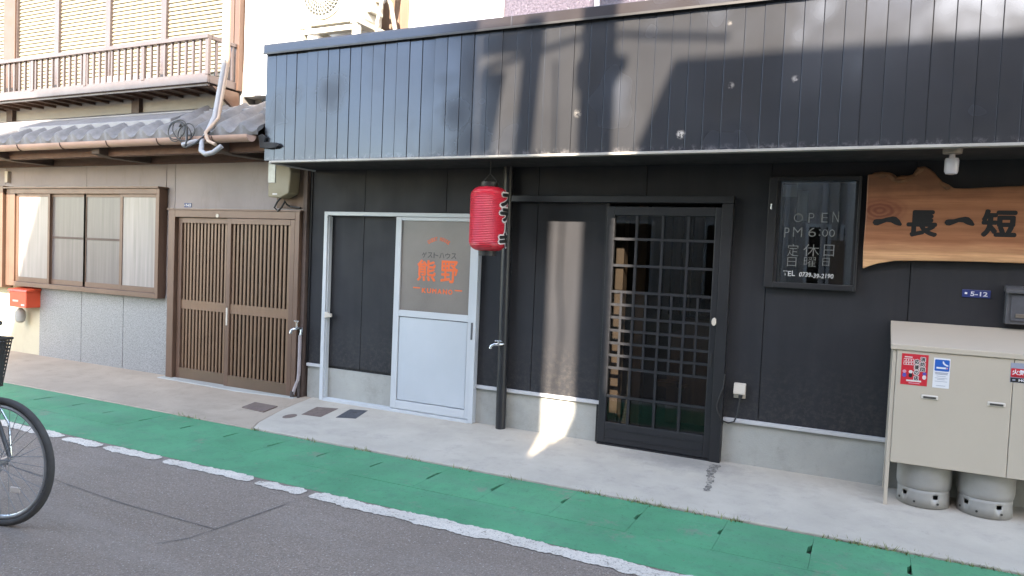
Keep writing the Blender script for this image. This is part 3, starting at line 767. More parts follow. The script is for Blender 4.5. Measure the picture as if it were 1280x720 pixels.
# live-edge sign board
wd_ = thing('shop_sign', 'live edge wooden slab sign with four black brush characters', 'sign', (.6, -.01, 1.5))
out = [(-.041, 2.099), (.03, 2.103), (.089, 2.104), (.129, 2.079), (.168, 2.083), (.22, 2.088), (.252, 2.094), (.25, 2.125), (.262, 2.141), (.29, 2.143), (.319, 2.131), (.34, 2.105), (.36, 2.082), (.39, 2.045), (.429, 2.016), (.47, 2.006), (.522, 2.004), (.65, 2.012), (.831, 2.021), (1.05, 2.035), (1.22, 2.05),
       (1.24, 1.9), (1.235, 1.70), (1.25, 1.56), (1.05, 1.55), (.86, 1.541), (.595, 1.54), (.40, 1.536), (.268, 1.532), (.152, 1.527), (.053, 1.506), (.0, 1.486), (-.037, 1.467), (-.042, 1.6), (-.039, 1.8)]
put('board', MB().prism(out, -.062, -.018), M['slab'], wd_, bevel=.006)
rb_ = random.Random(9)
pth = [(-.03, 2.094), (.0, 2.099), (.04, 2.100), (.085, 2.098), (.105, 2.085), (.13, 2.072), (.16, 2.076), (.20, 2.082), (.235, 2.090), (.252, 2.112), (.264, 2.134), (.29, 2.137), (.315, 2.126), (.335, 2.104), (.355, 2.078), (.385, 2.042), (.425, 2.014), (.47, 2.002)]
put('bark_edge', MB().tube([(x, -.044 + rb_.uniform(-.004, .004), z - .006) for x, z in pth], [.006] + [rb_.uniform(.014, .026) for _ in pth[2:]] + [.004], 9), M['bark'], wd_, smooth=True)
put('bark_hollow', MB().tube([(.10, -.060, 2.060), (.15, -.063, 2.052), (.20, -.063, 2.062), (.245, -.060, 2.085)], [.004, .012, .011, .004], 8), M['bark'], wd_, smooth=True)
put('wall_mount', MB().box(.1, .14, -.019, -.001, 1.6, 1.95).box(.98, 1.02, -.019, -.001, 1.6, 1.95), M['dwood'], wd_)
def brushone(x0, x1, z0, z1):
    w_ = x1 - x0; h = z1 - z0
    top = [(0, .35), (.04, .62), (.12, .70), (.30, .72), (.50, .88), (.68, .98), (.80, .92), (.92, .62), (1., .25)]
    bot = [(.97, .10), (.88, .12), (.76, .22), (.62, .42), (.48, .45), (.32, .26), (.18, .10), (.07, .12)]
    g = MB().prism([(x0 + a * w_, z0 + b * h) for a, b in top + bot], -.0660, -.0615)
    return put('lettering', g, M['ink'], wd_)
brushone(.005, .180, 1.752, 1.822)
glyph('長', (.206, .386, 1.688, 1.864), -.0632, M['ink'], wd_, .0078)
brushone(.422, .588, 1.760, 1.826)
glyph('短', (.624, .814, 1.698, 1.874), -.0632, M['ink'], wd_, .0078)
# address plates
ap1 = put('address_plate', box(.552, .708, -.006, -.0005, 1.310, 1.360), M['blue'], bevel=.002)
tag(ap1, 'small blue address plate reading 5-12 below the wooden sign', 'address plate')
text('5-12', .598, .692, 1.320, 1.349, -.0066, M['printwhite'], ap1, .02)
put('mark', box(.566, .580, -.0068, -.006, 1.331, 1.343), M['printwhite'], ap1)
ap2 = put('address_plate', box(-6.605, -6.495, -.018, -.0125, 1.822, 1.868), M['blue'], bevel=.002)
tag(ap2, 'small blue address plate reading 5-13 above the brown lattice door', 'address plate')
text('5-13', -6.578, -6.505, 1.832, 1.858, -.0186, M['printwhite'], ap2, .02)
put('mark', box(-6.598, -6.588, -.0188, -.018, 1.838, 1.850), M['printwhite'], ap2)
# spotlight
sp1 = thing('ceiling_spotlight', 'small grey cylindrical lamp hanging under the soffit above the wooden sign', 'lamp', (.41, -.5, 2.19))
put('lamp_base', MB().lathe([(.02, 2.162), (.05, 2.165), (.052, 2.191)], (.405, -.5, 0), 28), M['lampbase'], sp1, smooth=True)
put('lamp_neck', MB().lathe([(.016, 2.138), (.016, 2.164)], (.405, -.5, 0), 20), M['lamp'], sp1, smooth=True)
put('lamp_head', MB().lathe([(.012, 2.042), (.030, 2.046), (.037, 2.062), (.038, 2.125), (.034, 2.138), (.012, 2.141)], (.405, -.5, 0), 28), M['lamp'], sp1, smooth=True)
# faucet on the downpipe
fc = thing('wall_tap', 'small chrome tap sticking out beside the black downpipe', 'tap', (-2.75, -.1, .70))
put('spout', MB().tube([(-2.70, -.09, .715), (-2.72, -.125, .716), (-2.76, -.145, .712), (-2.785, -.15, .698), (-2.79, -.15, .675)], [.012, .013, .013, .012, .013], 10), M['steel'], fc, smooth=True)
put('tap_handle', MB().box(-2.755, -.2 * 0 - 2.69, -.150, -.130, .738, .748).cyl((-2.725, -.138, .715), (-2.725, -.138, .742), .008, 8), M['steel'], fc, bevel=.002)
# outlet
ol = thing('outdoor_socket', 'ivory weatherproof socket box on the black wall beside the shop door', 'socket', (-.8, 0, .48))
put('socket_body', MB().prism([(0, .482), (0, .596), (-.030, .592), (-.045, .53), (-.045, .515), (-.018, .512), (-.016, .484)], -.838, -.755, 'x'), M['ivory'], ol, bevel=.004)
put('plug', MB().box(-.800, -.775, -.050, -.014, .490, .513), M['black'], ol, bevel=.004)
put('screw', box(-.800, -.794, -.0322, -.0305, .575, .582), M['black'], ol)
cb = put('power_cable', MB().tube([(-.788, -.04, .495), (-.792, -.05, .44), (-.80, -.05, .36), (-.82, -.055, .315), (-.86, -.06, .30), (-.90, -.075, .315), (-.93, -.085, .37), (-.945, -.082, .42), (-.925, -.078, .50), (-.905, -.074, .56), (-.90, -.072, .66)], .0055, 8), M['cable'], smooth=True)
tag(cb, 'black cable looping from the ivory socket to the door jamb', 'cable')
# mailbox at right
mb = thing('wall_mailbox', 'dark grey steel mailbox on the black wall at the right edge', 'mailbox', (.95, 0, 1.15))
put('mailbox_body', MB().box(.785, 1.10, -.07, -.001, 1.158, 1.383), M['darkbox'], mb, bevel=.006)
put('mailbox_hood', MB().prism([(-.07, 1.392), (0, 1.40), (0, 1.36), (-.10, 1.352), (-.10, 1.372)], .778, 1.107, 'x'), M['darkbox'], mb, bevel=.003)
put('mailbox_door', box(.810, 1.075, -.078, -.069, 1.178, 1.345), M['darkiron'], mb, bevel=.003)
put('name_slot', box(.835, 1.05, -.083, -.077, 1.20, 1.225), M['slot'], mb, bevel=.006)
# ------------------------------------------------------------------ gas cabinet and cylinders
gc = thing('gas_cabinet', 'beige steel gas cylinder cabinet with stickers against the black wall', 'cabinet', (.8, -.2, -.02))
GX0, GX1, GF = .165, 1.46, -.385
put('cabinet_lid', MB().prism([(GF - .008, .972), (GF - .008, 1.005), (-.012, 1.128), (-.012, 1.09), (GF + .03, .972)], GX0 - .012, GX1 + .012, 'x'), M['cab'], gc, bevel=.003)
for x0 in (GX0, GX1 - .022):
    put('side_panel', MB().prism([(GF + .004, .97), (-.02, 1.085), (-.02, .30), (-.02, -.01), (-.055, -.01), (-.055, .25), (GF + .05, .25), (GF + .038, -.026), (GF + .004, -.026)], x0, x0 + .022, 'x'), M['cab'], gc, bevel=.002)
for a, b in ((GX0 + .024, .80), (.803, GX1 - .024)):
    put('door_panel', box(a, b, GF, GF + .02, .262, .970), M['cab'], gc, bevel=.003)
put('back_frame', MB().box(GX0 + .02, GX1 - .02, -.03, -.022, .25, 1.05).box(GX0 + .03, GX1 - .03, GF + .03, GF + .05, .262, .29), M['cab'], gc)
for hx in (.381, .728):
    h = put('flush_handle', box(hx - .045, hx + .045, GF - .006, GF + .003, .680, .706), M['cabtrim'], gc, bevel=.006)
    put('handle_slot', box(hx - .034, hx + .034, GF - .0075, GF - .003, .686, .698), M['greyfilm'], h)
SY = GF - .0012
sk1 = put('sticker', box(.217, .362, SY, GF + .001, .758, .951), M['red'], gc, label='red fire brigade support sticker')
PY = SY - .0010
def lab(o, x0, x1, z0, z1, mat, nm='print'): return put(nm, box(x0, x1, PY, SY, z0, z1), mat, o)
for col, chs, xx, zt_, hh in ((0, '消防団', .333, .938, .031), (1, '応援の店', .301, .922, .034)):
    z = zt_
    for ch in chs:
        glyph(ch, (xx - .0165, xx + .0165, z - hh - .001, z + .001), PY, M['inkwhite'], sk1, .0045)
        glyph(ch, (xx - .012, xx + .012, z - hh + .0035, z - .0035), PY - .0009, M['ink'], sk1, .0007)
        z -= hh
lab(sk1, .232, .275, .928, .934, M['inkwhite']); lab(sk1, .228, .284, .903, .921, M['inkwhite']); lab(sk1, .228, .284, .882, .899, M['inkwhite'])
for gx in (.229, .243, .257, .271):
    put('print', box(gx, gx + .010, PY - .0005, PY, .906, .918), M['red'], sk1); put('print', box(gx + .002, gx + .011, PY - .0005, PY, .885, .896), M['red'], sk1)
for gx, m1, m2 in ((.236, 'violet', 'pink'), (.270, 'ink', 'inkwhite'), (.345, 'inkwhite', 'violet')):
    zb_ = .818 if gx < .3 else .812
    put('print', MB().prism([(gx + .011 * math.cos(a * .5236), zb_ + .014 * math.sin(a * .5236)) for a in range(12)], PY, SY), M[m1], sk1)
    put('print', MB().prism([(gx + .011 * math.cos(a * .5236), zb_ + .022 + .010 * math.sin(a * .5236)) for a in range(12)], PY - .0004, SY), M[m2], sk1)
lab(sk1, .248, .330, .780, .790, M['inkwhite']); lab(sk1, .262, .322, .768, .773, M['pink'])
sk2 = put('sticker', box(.391, .479, SY, GF + .001, .757, .940), M['printwhite'], gc, label='white sticker with blue smoking symbol')
b2 = put('smoking_symbol', MB().prism([(.401, .931), (.471, .931), (.475, .927), (.475, .865), (.471, .861), (.401, .861), (.397, .865), (.397, .927)], PY, SY), M['bluepr'], sk2)
put('cigarette', box(.407, .457, PY - .0006, PY, .875, .885), M['printwhite'], sk2)
put('cigarette_tip', box(.459, .466, PY - .0006, PY, .875, .885), M['pink'], sk2)
put('smoke_mark', MB().prism([(.468, .892), (.470, .898), (.456, .904), (.447, .913), (.444, .922), (.438, .920), (.439, .908), (.449, .898), (.460, .893)], PY - .0006, PY), M['printwhite'], sk2)
for z, a, b in ((.848, .400, .470), (.840, .402, .468), (.828, .41, .46), (.816, .402, .468), (.808, .415, .455), (.796, .402, .468), (.770, .41, .46)):
    lab(sk2, a, b, z, z + (.0045 if z > .835 else .0025), M['greypr'])
sk3 = put('sticker', box(.785, .935, SY, GF + .001, .834, .950), M['greypr'], gc, label='fire warning sticker with red and black bands')
lab(sk3, .788, .932, .866, .917, M['red']); lab(sk3, .788, .932, .836, .862, M['ink'])
put('lettering', fit(textmesh('火気厳禁', .03), .793, .927, .879, .912, PY - .0006), M['printwhite'], sk3)
put('lettering', fit(textmesh('HOK', .03), .828, .884, .842, .857, PY - .0006), M['printwhite'], sk3)
lab(sk3, .795, .925, .871, .874, M['printwhite']); put('print', box(.797, .812, PY - .0006, PY, .845, .853), M['greypr'], sk3)
cps = [(.394, -.195, 'left of the two grey gas cylinders under the beige cabinet'), (.728, -.195, 'right of the two grey gas cylinders under the beige cabinet')]
def ring(c, r, z0, z1, zs, n=60):
    g = MB(); lv = [z0, zs[0], zs[1], z1]
    for z in lv:
        for k in range(n):
            a = 2 * math.pi * k / n; rad = r + (.004 if z in (z0,) else 0)
            g.v.append((c[0] + rad * math.cos(a), c[1] + rad * math.sin(a), z))
    for i in range(3):
        for k in range(n):
            if i == 1 and (k % 12) in (0, 1): continue
            g.f.append((i * n + k, i * n + (k + 1) % n, (i + 1) * n + (k + 1) % n, (i + 1) * n + k))
    return g
for i, (gx, gy, lb) in enumerate(cps):
    c = thing('gas_cylinder', lb, 'gas cylinder', (gx, gy, -.012), 'gas cylinders under the cabinet')
    put('cylinder_body', MB().lathe([(.02, .075), (.09, .078), (.135, .086), (.150, .102), (.155, .130), (.155, .62), (.145, .68), (.10, .74), (.04, .765), (.04, .80)], (gx, gy, 0), 48), M['cyl'], c, smooth=True)
    o = put('foot_ring', ring((gx, gy), .146, -.010, .100, (.050, .076)), M['cyl'], c, smooth=True)
    sm = o.modifiers.new('thickness', 'SOLIDIFY'); sm.thickness = .004
    o.rotation_euler = (0, 0, 0)
    put('valve', MB().cyl((gx, gy, .80), (gx, gy, .87), .02, 12), M['steel'], c)
    for a in (-1.05, -1.95, -2.7):
        put('drain_hole', MB().tube([(gx + .140 * math.cos(a), gy + .140 * math.sin(a), .022), (gx + .1515 * math.cos(a), gy + .1515 * math.sin(a), .022)], .007, 10), M['black'], c)

# ------------------------------------------------------------------ neighbouring house (left)
lh = thing('left_house', 'old two storey house with tiled eave, granite base and louvred balcony', 'house', (-7.5, 0, 0))
put('core_wall', box(-14, -4.925, .012, .15, -.3, 2.75), M['postwood'], lh)
def wp(x0, x1, z0, z1, m='stucco', nm='wall_panel', y=-.012): return put(nm, box(x0 + .003, x1 - .003, y, .011, z0, z1), M[m], lh, bevel=.002)
wp(-8.23, -6.89, 2.03, 2.45); wp(-9.80, -8.23, 2.03, 2.45); wp(-14, -9.80, 2.03, 2.45)
wp(-6.89, -6.753, .86, 2.45, y=-.0115); wp(-6.753, -4.94, 1.79, 2.45)
wp(-14, -9.07, -.3, .82, 'cream'); wp(-14, -10.6, .82, 2.03, 'cream')
for a, b in ((-9.07, -8.274), (-8.274, -7.541), (-7.541, -6.753)):
    put('granite_panel', box(a + .003, b - .003, -.022, .011, -.2, .86), M['granite'], lh, bevel=.003)
put('corner_post', box(-4.935, -4.89, -.05, .05, -.1, 2.45), M['postwood'], lh)
put('eave_board', box(-14, -4.89, -.05, -.0125, 2.285, 2.46), M['brownwood'], lh)
# window
win = put('sliding_window', MB().box(-9.60, -9.54, -.12, -.013, .83, 2.015).box(-6.905, -6.865, -.12, -.013, .83, 2.015).box(-9.54, -6.905, -.12, -.013, 1.955, 2.015).box(-9.54, -6.905, -.12, -.013, .83, .885), M['bronze'], lh, bevel=.003)
put('window_hood', box(-9.63, -6.85, -.15, -.013, 2.016, 2.034), M['bronze'], win)
xsn = [-9.39, -8.77, -8.14, -7.48, -6.885]
put('window_back', box(-9.54, -6.905, -.03, -.0135, .885, 1.955), M['postwood'], win)
for i in range(4):
    a, b = xsn[i] - .04, xsn[i + 1] + .0
    yo = -.10 if i in (0, 3) else -.075
    a = max(a, -9.54); b = min(b, -6.905)
    f = put('sash', MB().box(a, a + .045, yo, yo + .025, .886, 1.954).box(b - .04, b, yo, yo + .025, .886, 1.954).box(a + .045, b - .04, yo, yo + .025, 1.92, 1.954).box(a + .045, b - .04, yo, yo + .025, .886, .945), M['bronze'], win, bevel=.002)
    put('pane', box(a + .04, b - .035, yo + .008, yo + .014, .94, 1.925), M['pane_l'] if i in (0, 3) else M['pane_d'], win)
    if i in (1, 2): put('mid_rail', box(a + .045, b - .04, yo + .002, yo + .020, 1.43, 1.455), M['postwood'], win)
put('window_end', box(-9.56, -9.43, -.118, -.10, .886, 1.954), M['bronze'], win)
sb = put('shutter_box', MB().box(-11.2, -9.62, -.15, -.013, .80, 2.05), M['bronze'], lh, bevel=.003)
for k in range(24):
    z = .86 + k * .047
    put('louvre', MB().prism([(-.165, z), (-.15, z + .035), (-.151, z - .002)], -11.15, -9.80, 'x'), M['shutter'], sb)
put('shutter_handle', MB().box(-9.72, -9.67, -.156, -.149, 1.33, 1.55), M['ivory'], sb, bevel=.004)
put('handle_recess', MB().box(-9.71, -9.68, -.158, -.155, 1.36, 1.52), M['black'], sb)
# small bracket above window
put('wall_hook', MB().box(-9.75, -9.69, -.06, -.013, 2.10, 2.24), M['ivory'], lh, bevel=.006)
# lattice entrance door
ed = put('lattice_door', MB().box(-6.752, -6.655, -.09, -.0, -.04, 1.79).box(-4.995, -4.94, -.09, -.0, -.04, 1.79).box(-6.655, -4.995, -.09, -.0, 1.715, 1.79), M['bronze'], lh, bevel=.004)
put('head_trim', box(-6.77, -4.925, -.10, -.0125, 1.7905, 1.803), M['bronze'], ed)
put('sill_track', box(-6.65, -4.995, -.085, -.0, -.045, -.012), M['steel'], ed)
put('glass', box(-6.65, -4.99, -.02, -.012, .1, 1.71), M['darkglass'], ed)
ne = [(-6.645, -5.835, -.050), (-5.895, -5.0, -.085)]
sl_me = box(-.0125, .0125, -.011, 0, .108, 1.655).mesh('slat')
for i, (a, b, y) in enumerate(ne):
    lf = MB().box(a, a + .055, y, y + .03, -.012, 1.712).box(b - .055, b, y, y + .03, -.012, 1.712).box(a + .055, b - .055, y, y + .03, 1.655, 1.712)
    put('leaf_frame', lf, M['bronze'], ed, bevel=.003)
    put('kick_board', box(a + .055, b - .055, y + .001, y + .029, -.012, .108), M['kick'], ed)
    put('mid_rail', box(a + .055, b - .055, y + .0285, y + .034, .745, .835), M['darkglass'], ed)
    n = 14 if i == 0 else 15
    for k in range(n):
        xx = a + .055 + (b - a - .11) * (k + .5) / n
        o = put('slat', sl_me, M['slat'], ed, (xx, y + .028, 0))
    put('rail_tab', MB(), None) if False else None
tabs = box(-.026, .026, -.016, -.001, .742, .838).mesh('rail_block')
for i, (a, b, y) in enumerate(ne):
    n = 14 if i == 0 else 15
    for k in range(n):
        xx = a + .055 + (b - a - .11) * (k + .5) / n
        put('rail_block', tabs, M['slat'], ed, (xx, y + .0275, 0))
put('door_pull', box(-5.88, -5.858, -.092, -.084, .62, .80), M['ivory'], ed, bevel=.004)
put('door_lock', MB().cyl((-6.03, -.095, 1.735), (-6.03, -.085, 1.735), .02, 16), M['ivory'], ed)
# meter board + meter
put('meter_board', box(-5.30, -4.942, -.022, -.0125, 1.825, 2.284), M['woodpanel'], lh)
em = thing('electric_meter', 'olive grey electric meter box with small window under the black fascia', 'electric meter', (-5.15, -.08, 1.9))
put('meter_case', MB().prism([(-5.285, 1.925), (-5.13, 1.915), (-5.02, 1.96), (-5.0, 2.16), (-5.03, 2.262), (-5.285, 2.262)], -.16, -.023), M['meterbody'], em, bevel=.012)
put('meter_window', box(-5.283, -5.19, -.166, -.159, 2.06, 2.25), M['meterglass'], em, bevel=.004)
put('meter_cable', MB().tube([(-5.17, -.10, 1.925), (-5.20, -.12, 1.88), (-5.235, -.12, 1.825), (-5.20, -.11, 1.79), (-5.16, -.10, 1.83), (-5.13, -.09, 1.89), (-5.11, -.09, 1.86), (-5.09, -.06, 1.84), (-4.98, -.04, 1.83)], .009, 8), M['cable'], em, smooth=True)
put('maker_label', box(-5.225, -5.165, -.1615, -.1595, 1.945, 1.96), M['printwhite'], em)
# standpipe with tap
tp = thing('standpipe_tap', 'chrome tap on a grey pipe beside the brown lattice door', 'tap', (-4.9, -.06, -.03))
put('riser_pipe', MB().tube([(-4.905, -.075, .60), (-4.905, -.075, .25), (-4.91, -.08, .16), (-4.94, -.09, .08), (-4.955, -.095, .02)], .017, 10), M['greypipe'], tp, smooth=True)
put('pipe_foot', MB().cyl((-4.958, -.098, .05), (-4.965, -.10, -.04), .022, 10).cyl((-4.905, -.075, .22), (-4.905, -.075, -.03), .014, 8), M['darkpipe'], tp, smooth=True)
put('spout', MB().tube([(-4.905, -.05, .665), (-4.905, -.10, .668), (-4.92, -.15, .665), (-4.935, -.165, .65), (-4.94, -.168, .62)], .013, 10), M['steel'], tp, smooth=True)
put('tap_handle', MB().cyl((-4.91, -.12, .67), (-4.91, -.12, .735), .008, 8).box(-4.94, -4.88, -.126, -.114, .735, .745), M['steel'], tp)
put('water_neck', MB().cyl((-4.90, -.07, .60), (-4.90, -.06, .66), .013, 10), M['steel'], tp)
# red post box far left
rb = thing('red_letter_box', 'bright red letter box on the sunlit cream wall below the window', 'mailbox', (-9.25, -.1, .6))
put('box_body', MB().box(-9.395, -9.055, -.19, -.013, .580, .785), M['redbox'], rb, bevel=.008)
put('box_lid', MB().prism([(-.203, .775), (-.195, .797), (-.013, .818), (-.013, .785), (-.203, .77)], -9.41, -9.04, 'x'), M['redbox'], rb, bevel=.004)
put('mail_slot', box(-9.32, -9.21, -.194, -.189, .645, .668), M['ivory'], rb, bevel=.003)
put('name_label', box(-9.15, -9.09, -.1925, -.1895, .603, .62), M['printwhite'], rb)
gb = put('gas_regulator', MB().lathe([(.02, .38), (.05, .40), (.06, .45), (.055, .52), (.02, .56)], (-9.32, -.10, 0), 20), M['plinth'], smooth=True)
tag(gb, 'small round grey regulator on the cream wall under the red letter box', 'gas regulator')
# eave roof
SL = .565
def rz(y): return 2.455 + SL * (y + .68)
put('eave_soffit', MB().prism([(-.62, 2.395), (-.62, 2.425), (.0, 2.425 + .62 * SL), (.0, 2.395 + .6 * SL)], -14, -4.90, 'x'), M['brownwood'], lh)
put('eave_beam', box(-14, -4.90, -.56, -.47, 2.30, 2.425), M['brownwood'], lh, bevel=.004)
for bx in (-10.6, -8.9, -7.2, -5.5):
    put('beam_bracket', MB().prism([(-.66, 2.31), (-.66, 2.39), (-.05, 2.39), (-.05, 2.29), (-.5, 2.285)], bx, bx + .12, 'x'), M['postwood'], lh, bevel=.008)
# tiles
TW = .262
def tile_mesh(front):
    g = MB(); nx = 16; L0 = .30
    def prof_(u):  # across the tile: rounded roll then shallow pan
        return .050 * math.sin(math.pi * u / .58) if u < .58 else -.020 * math.sin(math.pi * (u - .58) / .42)
    def lip(u):    # hanging lobe of the eave tile
        return .045 + .055 * math.sin(math.pi * u / .66) ** .6 if 0 < u < .66 else .045 - .01 * math.sin(math.pi * max(0, u - .66) / .34)
    rows = [(-.006, -.014), (.012, .004), (.15, .0), (L0, -.004)]
    th = .018
    for (t, dz) in rows:
        for i in range(nx + 1):
            u = i / nx; g.v.append((u * TW * 1.02, t, SL * t + prof_(u) + dz))
    for k, (t, dz) in enumerate(rows):
        for i in range(nx + 1):
            u = i / nx; low = lip(u) if front and k < 2 else th
            g.v.append((u * TW * 1.02, t + (.012 if front and k == 0 else 0), SL * t + prof_(u) * (.35 if front and k < 2 else 1) + dz - low))
    n = nx + 1; m = len(rows)
    for r_ in range(m - 1):
        for i in range(nx):
            a = r_ * n + i; g.f.append((a, a + 1, a + n + 1, a + n)); b = a + m * n; g.f.append((b, b + n, b + n + 1, b + 1))
    for i in range(nx):
        g.f.append((i, m * n + i, m * n + i + 1, i + 1)); a = (m - 1) * n + i; g.f.append((a, a + 1, m * n + a + 1, m * n + a))
    for r_ in range(m - 1):
        for c_ in (0, nx):
            a = r_ * n + c_; g.f.append((a, a + n, a + n + m * n, a + m * n))
    return g.mesh('roof_tile', True)
t0, t1 = tile_mesh(True), tile_mesh(False)
rr = random.Random(5)
for k in range(30):
    x = -12.75 + k * TW
    if x + TW > -4.87: break
    for c_, y in enumerate((-.715, -.475)):
        if c_ and x < -6.25: continue
        o = put('roof_tile', t0 if c_ == 0 else t1, M['tile'], lh, (x, y, rz(y) + .048 + .008 * c_ + rr.uniform(-.003, .003)))
        o.rotation_euler = (rr.uniform(-.012, .012), rr.uniform(-.012, .012), rr.uniform(-.01, .01))
rg = MB()
put('ridge_flashing', MB().prism([(-.52, 2.60), (-.52, 2.655), (-.30, 2.755), (-.02, 2.842), (.01, 2.842), (.01, 2.60)], -14, -6.22, 'x'), M['ridge'], lh, bevel=.006)
put('ridge_flashing', MB().prism([(-.27, 2.72), (-.27, 2.762), (-.02, 2.842), (.01, 2.842), (.01, 2.70)], -6.218, -4.89, 'x'), M['ridge'], lh, bevel=.006)
put('ridge_board', MB().prism([(-.20, 2.765), (-.20, 2.80), (-.013, 2.86), (-.013, 2.80)], -14, -4.90, 'x'), M['ridge'], lh, bevel=.004)
# gutter half pipe
def halfpipe(x0, x1, yc, zc, r, th=.004, n=12):
    g = MB()
    for rad in (r, r - th):
        for k in range(n + 1):
            a = math.pi + math.pi * k / n
            for x in (x0, x1): g.v.append((x, yc + rad * math.cos(a), zc + rad * math.sin(a)))
    m = 2 * (n + 1)
    for k in range(n):
        a = 2 * k; g.f.append((a, a + 1, a + 3, a + 2)); g.f.append((m + a, m + a + 2, m + a + 3, m + a + 1))
    g.f.append((0, m, m + 1, 1)); g.f.append((2 * n, 2 * n + 1, m + 2 * n + 1, m + 2 * n))
    return g
gt = put('roof_gutter', halfpipe(-14, -4.93, -.735, 2.415, .058), M['gutter'], lh, smooth=True)
put('gutter_end', MB().prism([(-.735 + .056 * math.cos(math.pi + math.pi * k / 12), 2.413 + .056 * math.sin(math.pi + math.pi * k / 12)) for k in range(13)], -4.934, -4.93, 'x'), M['gutter'], gt)
for k in range(11):
    bx = -5.35 - k * .72
    put('gutter_bracket', MB().tube([(bx, -.66, 2.43)] + [(bx, -.735 + .061 * math.cos(a), 2.413 + .061 * math.sin(a)) for a in [math.pi * 2 - math.pi * j / 8 for j in range(9)]], .005, 6), M['postwood'], gt)
put('broken_flashing', MB().prism([(-4.905, 2.42), (-4.86, 2.43), (-4.82, 2.40), (-4.83, 2.36), (-4.77, 2.355), (-4.69, 2.35), (-4.66, 2.325), (-4.70, 2.305), (-4.80, 2.30), (-4.88, 2.31)], -.685, -.66), M['soffit'], lh, bevel=.004)
# upper storey of the house
put('upper_wall', box(-14, -5.815, .0, .15, 2.75, 3.20), M['palewall'], lh)
put('upper_wall', box(-14, -5.815, .03, .15, 3.20, 5.6), M['shutter'], lh)
for px in (-10.6, -9.68, -7.37, -5.93):
    put('wall_post', box(px - .06, px + .06, -.05, .0, 2.84, 3.06), M['postwood'], lh)
for a, b in ((-9.80, -9.57), (-6.06, -5.90), (-5.89, -5.82)):
    put('shutter_post', box(a, b, -.06, .03, 3.0, 5.4), M['bronzelit'], lh, bevel=.004)
bays = [(-14, -9.80), (-9.57, -8.81), (-8.76, -7.89), (-7.84, -6.98), (-6.93, -6.06)]
for a, b in bays:
    sh = put('louvre_shutter', MB().box(a - .025, a + .015, -.04, .03, 3.06, 5.2).box(b - .015, b + .025, -.0395, .03, 3.06, 5.2), M['rail'], lh)
    me = MB().prism([(.0, .0), (-.014, .002), (-.016, .010), (.0, .0405)], a + .015, b - .015, 'x').mesh('slat')
    for k in range(38):
        put('slat', me, M['shutter'], sh, (0, .005, 3.09 + k * .0435))
# balcony
bal = put('balcony', MB().box(-14, -5.85, -.415, -.385, 3.006, 3.082).box(-5.878, -5.848, -.384, .0, 3.006, 3.082), M['rail'], lh, bevel=.004)
put('floor_edge', MB().box(-14, -5.879, -.384, -.36, 2.985, 3.03), M['rail'], bal)
put('top_rail', MB().box(-14, -5.845, -.43, -.37, 3.425, 3.468).box(-5.885, -5.8455, -.369, .0, 3.427, 3.466), M['rail'], bal, bevel=.005)
put('low_rail', MB().box(-14, -5.87, -.41, -.39, 3.082, 3.10), M['rail'], bal)
bm_ = box(-.011, .011, -.011, .011, 3.09, 3.428).mesh('baluster')
for k in range(46):
    put('baluster', bm_, M['rail'], bal, (-5.965 - k * .1, -.40, 0))
for k in range(1, 4):
    put('baluster', bm_, M['rail'], bal, (-5.865, -.40 + k * .1, 0))
for px in (-5.865, -6.78, -7.70, -8.62, -9.54):
    put('rail_post', box(px - .022, px + .022, -.418, -.382, 3.083, 3.426), M['rail'], bal, bevel=.003)
for y0 in (-.358, -.236, -.114):
    put('floor_board', box(-14, -5.88, y0, y0 + .108, 3.012, 3.026), M['bronzelit'], bal)
for k in range(34):
    put('floor_joist', box(-13.9 + k * .24, -13.87 + k * .24, -.358, -.002, 2.985, 3.011), M['bronzelit'], bal)
put('support_arm', MB().prism([(-.36, 2.985), (-.02, 2.985), (-.02, 2.72), (-.06, 2.80)], -5.885, -5.845, 'x'), M['bronzelit'], bal)
put('house_roof', MB().prism([(-.9, 5.45), (-.9, 5.55), (2.6, 7.1), (6.1, 5.5), (6.1, 5.4)], -14.3, -5.95, 'x'), M['rooftile'], lh)
put('house_side', MB().box(-14, -13.9, .151, 6, -.3, 5.6).box(-5.95, -5.82, .151, 6, 2.75, 5.6), M['palewall'], lh)
# folded white bedding on the balcony
g = MB(); nx = 14
bd = put('folded_bedding', MB().lathe([(.02, 0), (.11, .012), (.125, .05), (.115, .085), (.02, .10)], (0, 0, 0), 20), M['white'], at=(-7.45, -.2, 3.085), smooth=True)
bd.scale = (4.6, 1.0, 1.25); tag(bd, 'rolled white bundle lying on the balcony floor behind the railing', 'bundle')
# service conduit and cables
sv = thing('service_conduit', 'grey electric service pipe running down in front of the tiled eave', 'conduit', (-5.6, -.5, 2.3))
put('main_pipe', MB().tube([(-5.47, -.55, 4.6), (-5.475, -.55, 3.1), (-5.50, -.62, 2.62), (-5.50, -.70, 2.46)], .030, 14), M['conduit'], sv, smooth=True)
put('thin_pipe', MB().tube([(-5.42, -.56, 4.6), (-5.425, -.56, 3.1), (-5.44, -.64, 2.6), (-5.42, -.80, 2.44), (-5.36, -.82, 2.36), (-5.27, -.82, 2.33)], .015, 10), M['pvc'], sv, smooth=True)
put('elbow', MB().tube([(-5.50, -.70, 2.47), (-5.46, -.80, 2.36), (-5.40, -.86, 2.27), (-5.32, -.88, 2.235), (-5.24, -.87, 2.25), (-5.17, -.84, 2.31)], .022, 12), M['conduit'], sv, smooth=True)
put('branch_pipe', MB().tube([(-5.50, -.72, 2.40), (-5.58, -.80, 2.36), (-5.68, -.82, 2.335)], .024, 12), M['conduit'], sv, smooth=True)
put('pipe_band', MB().lathe([(.036, 3.14), (.036, 3.17)], (-5.475, -.55, 0), 14), M['steel'], sv)
pts = []
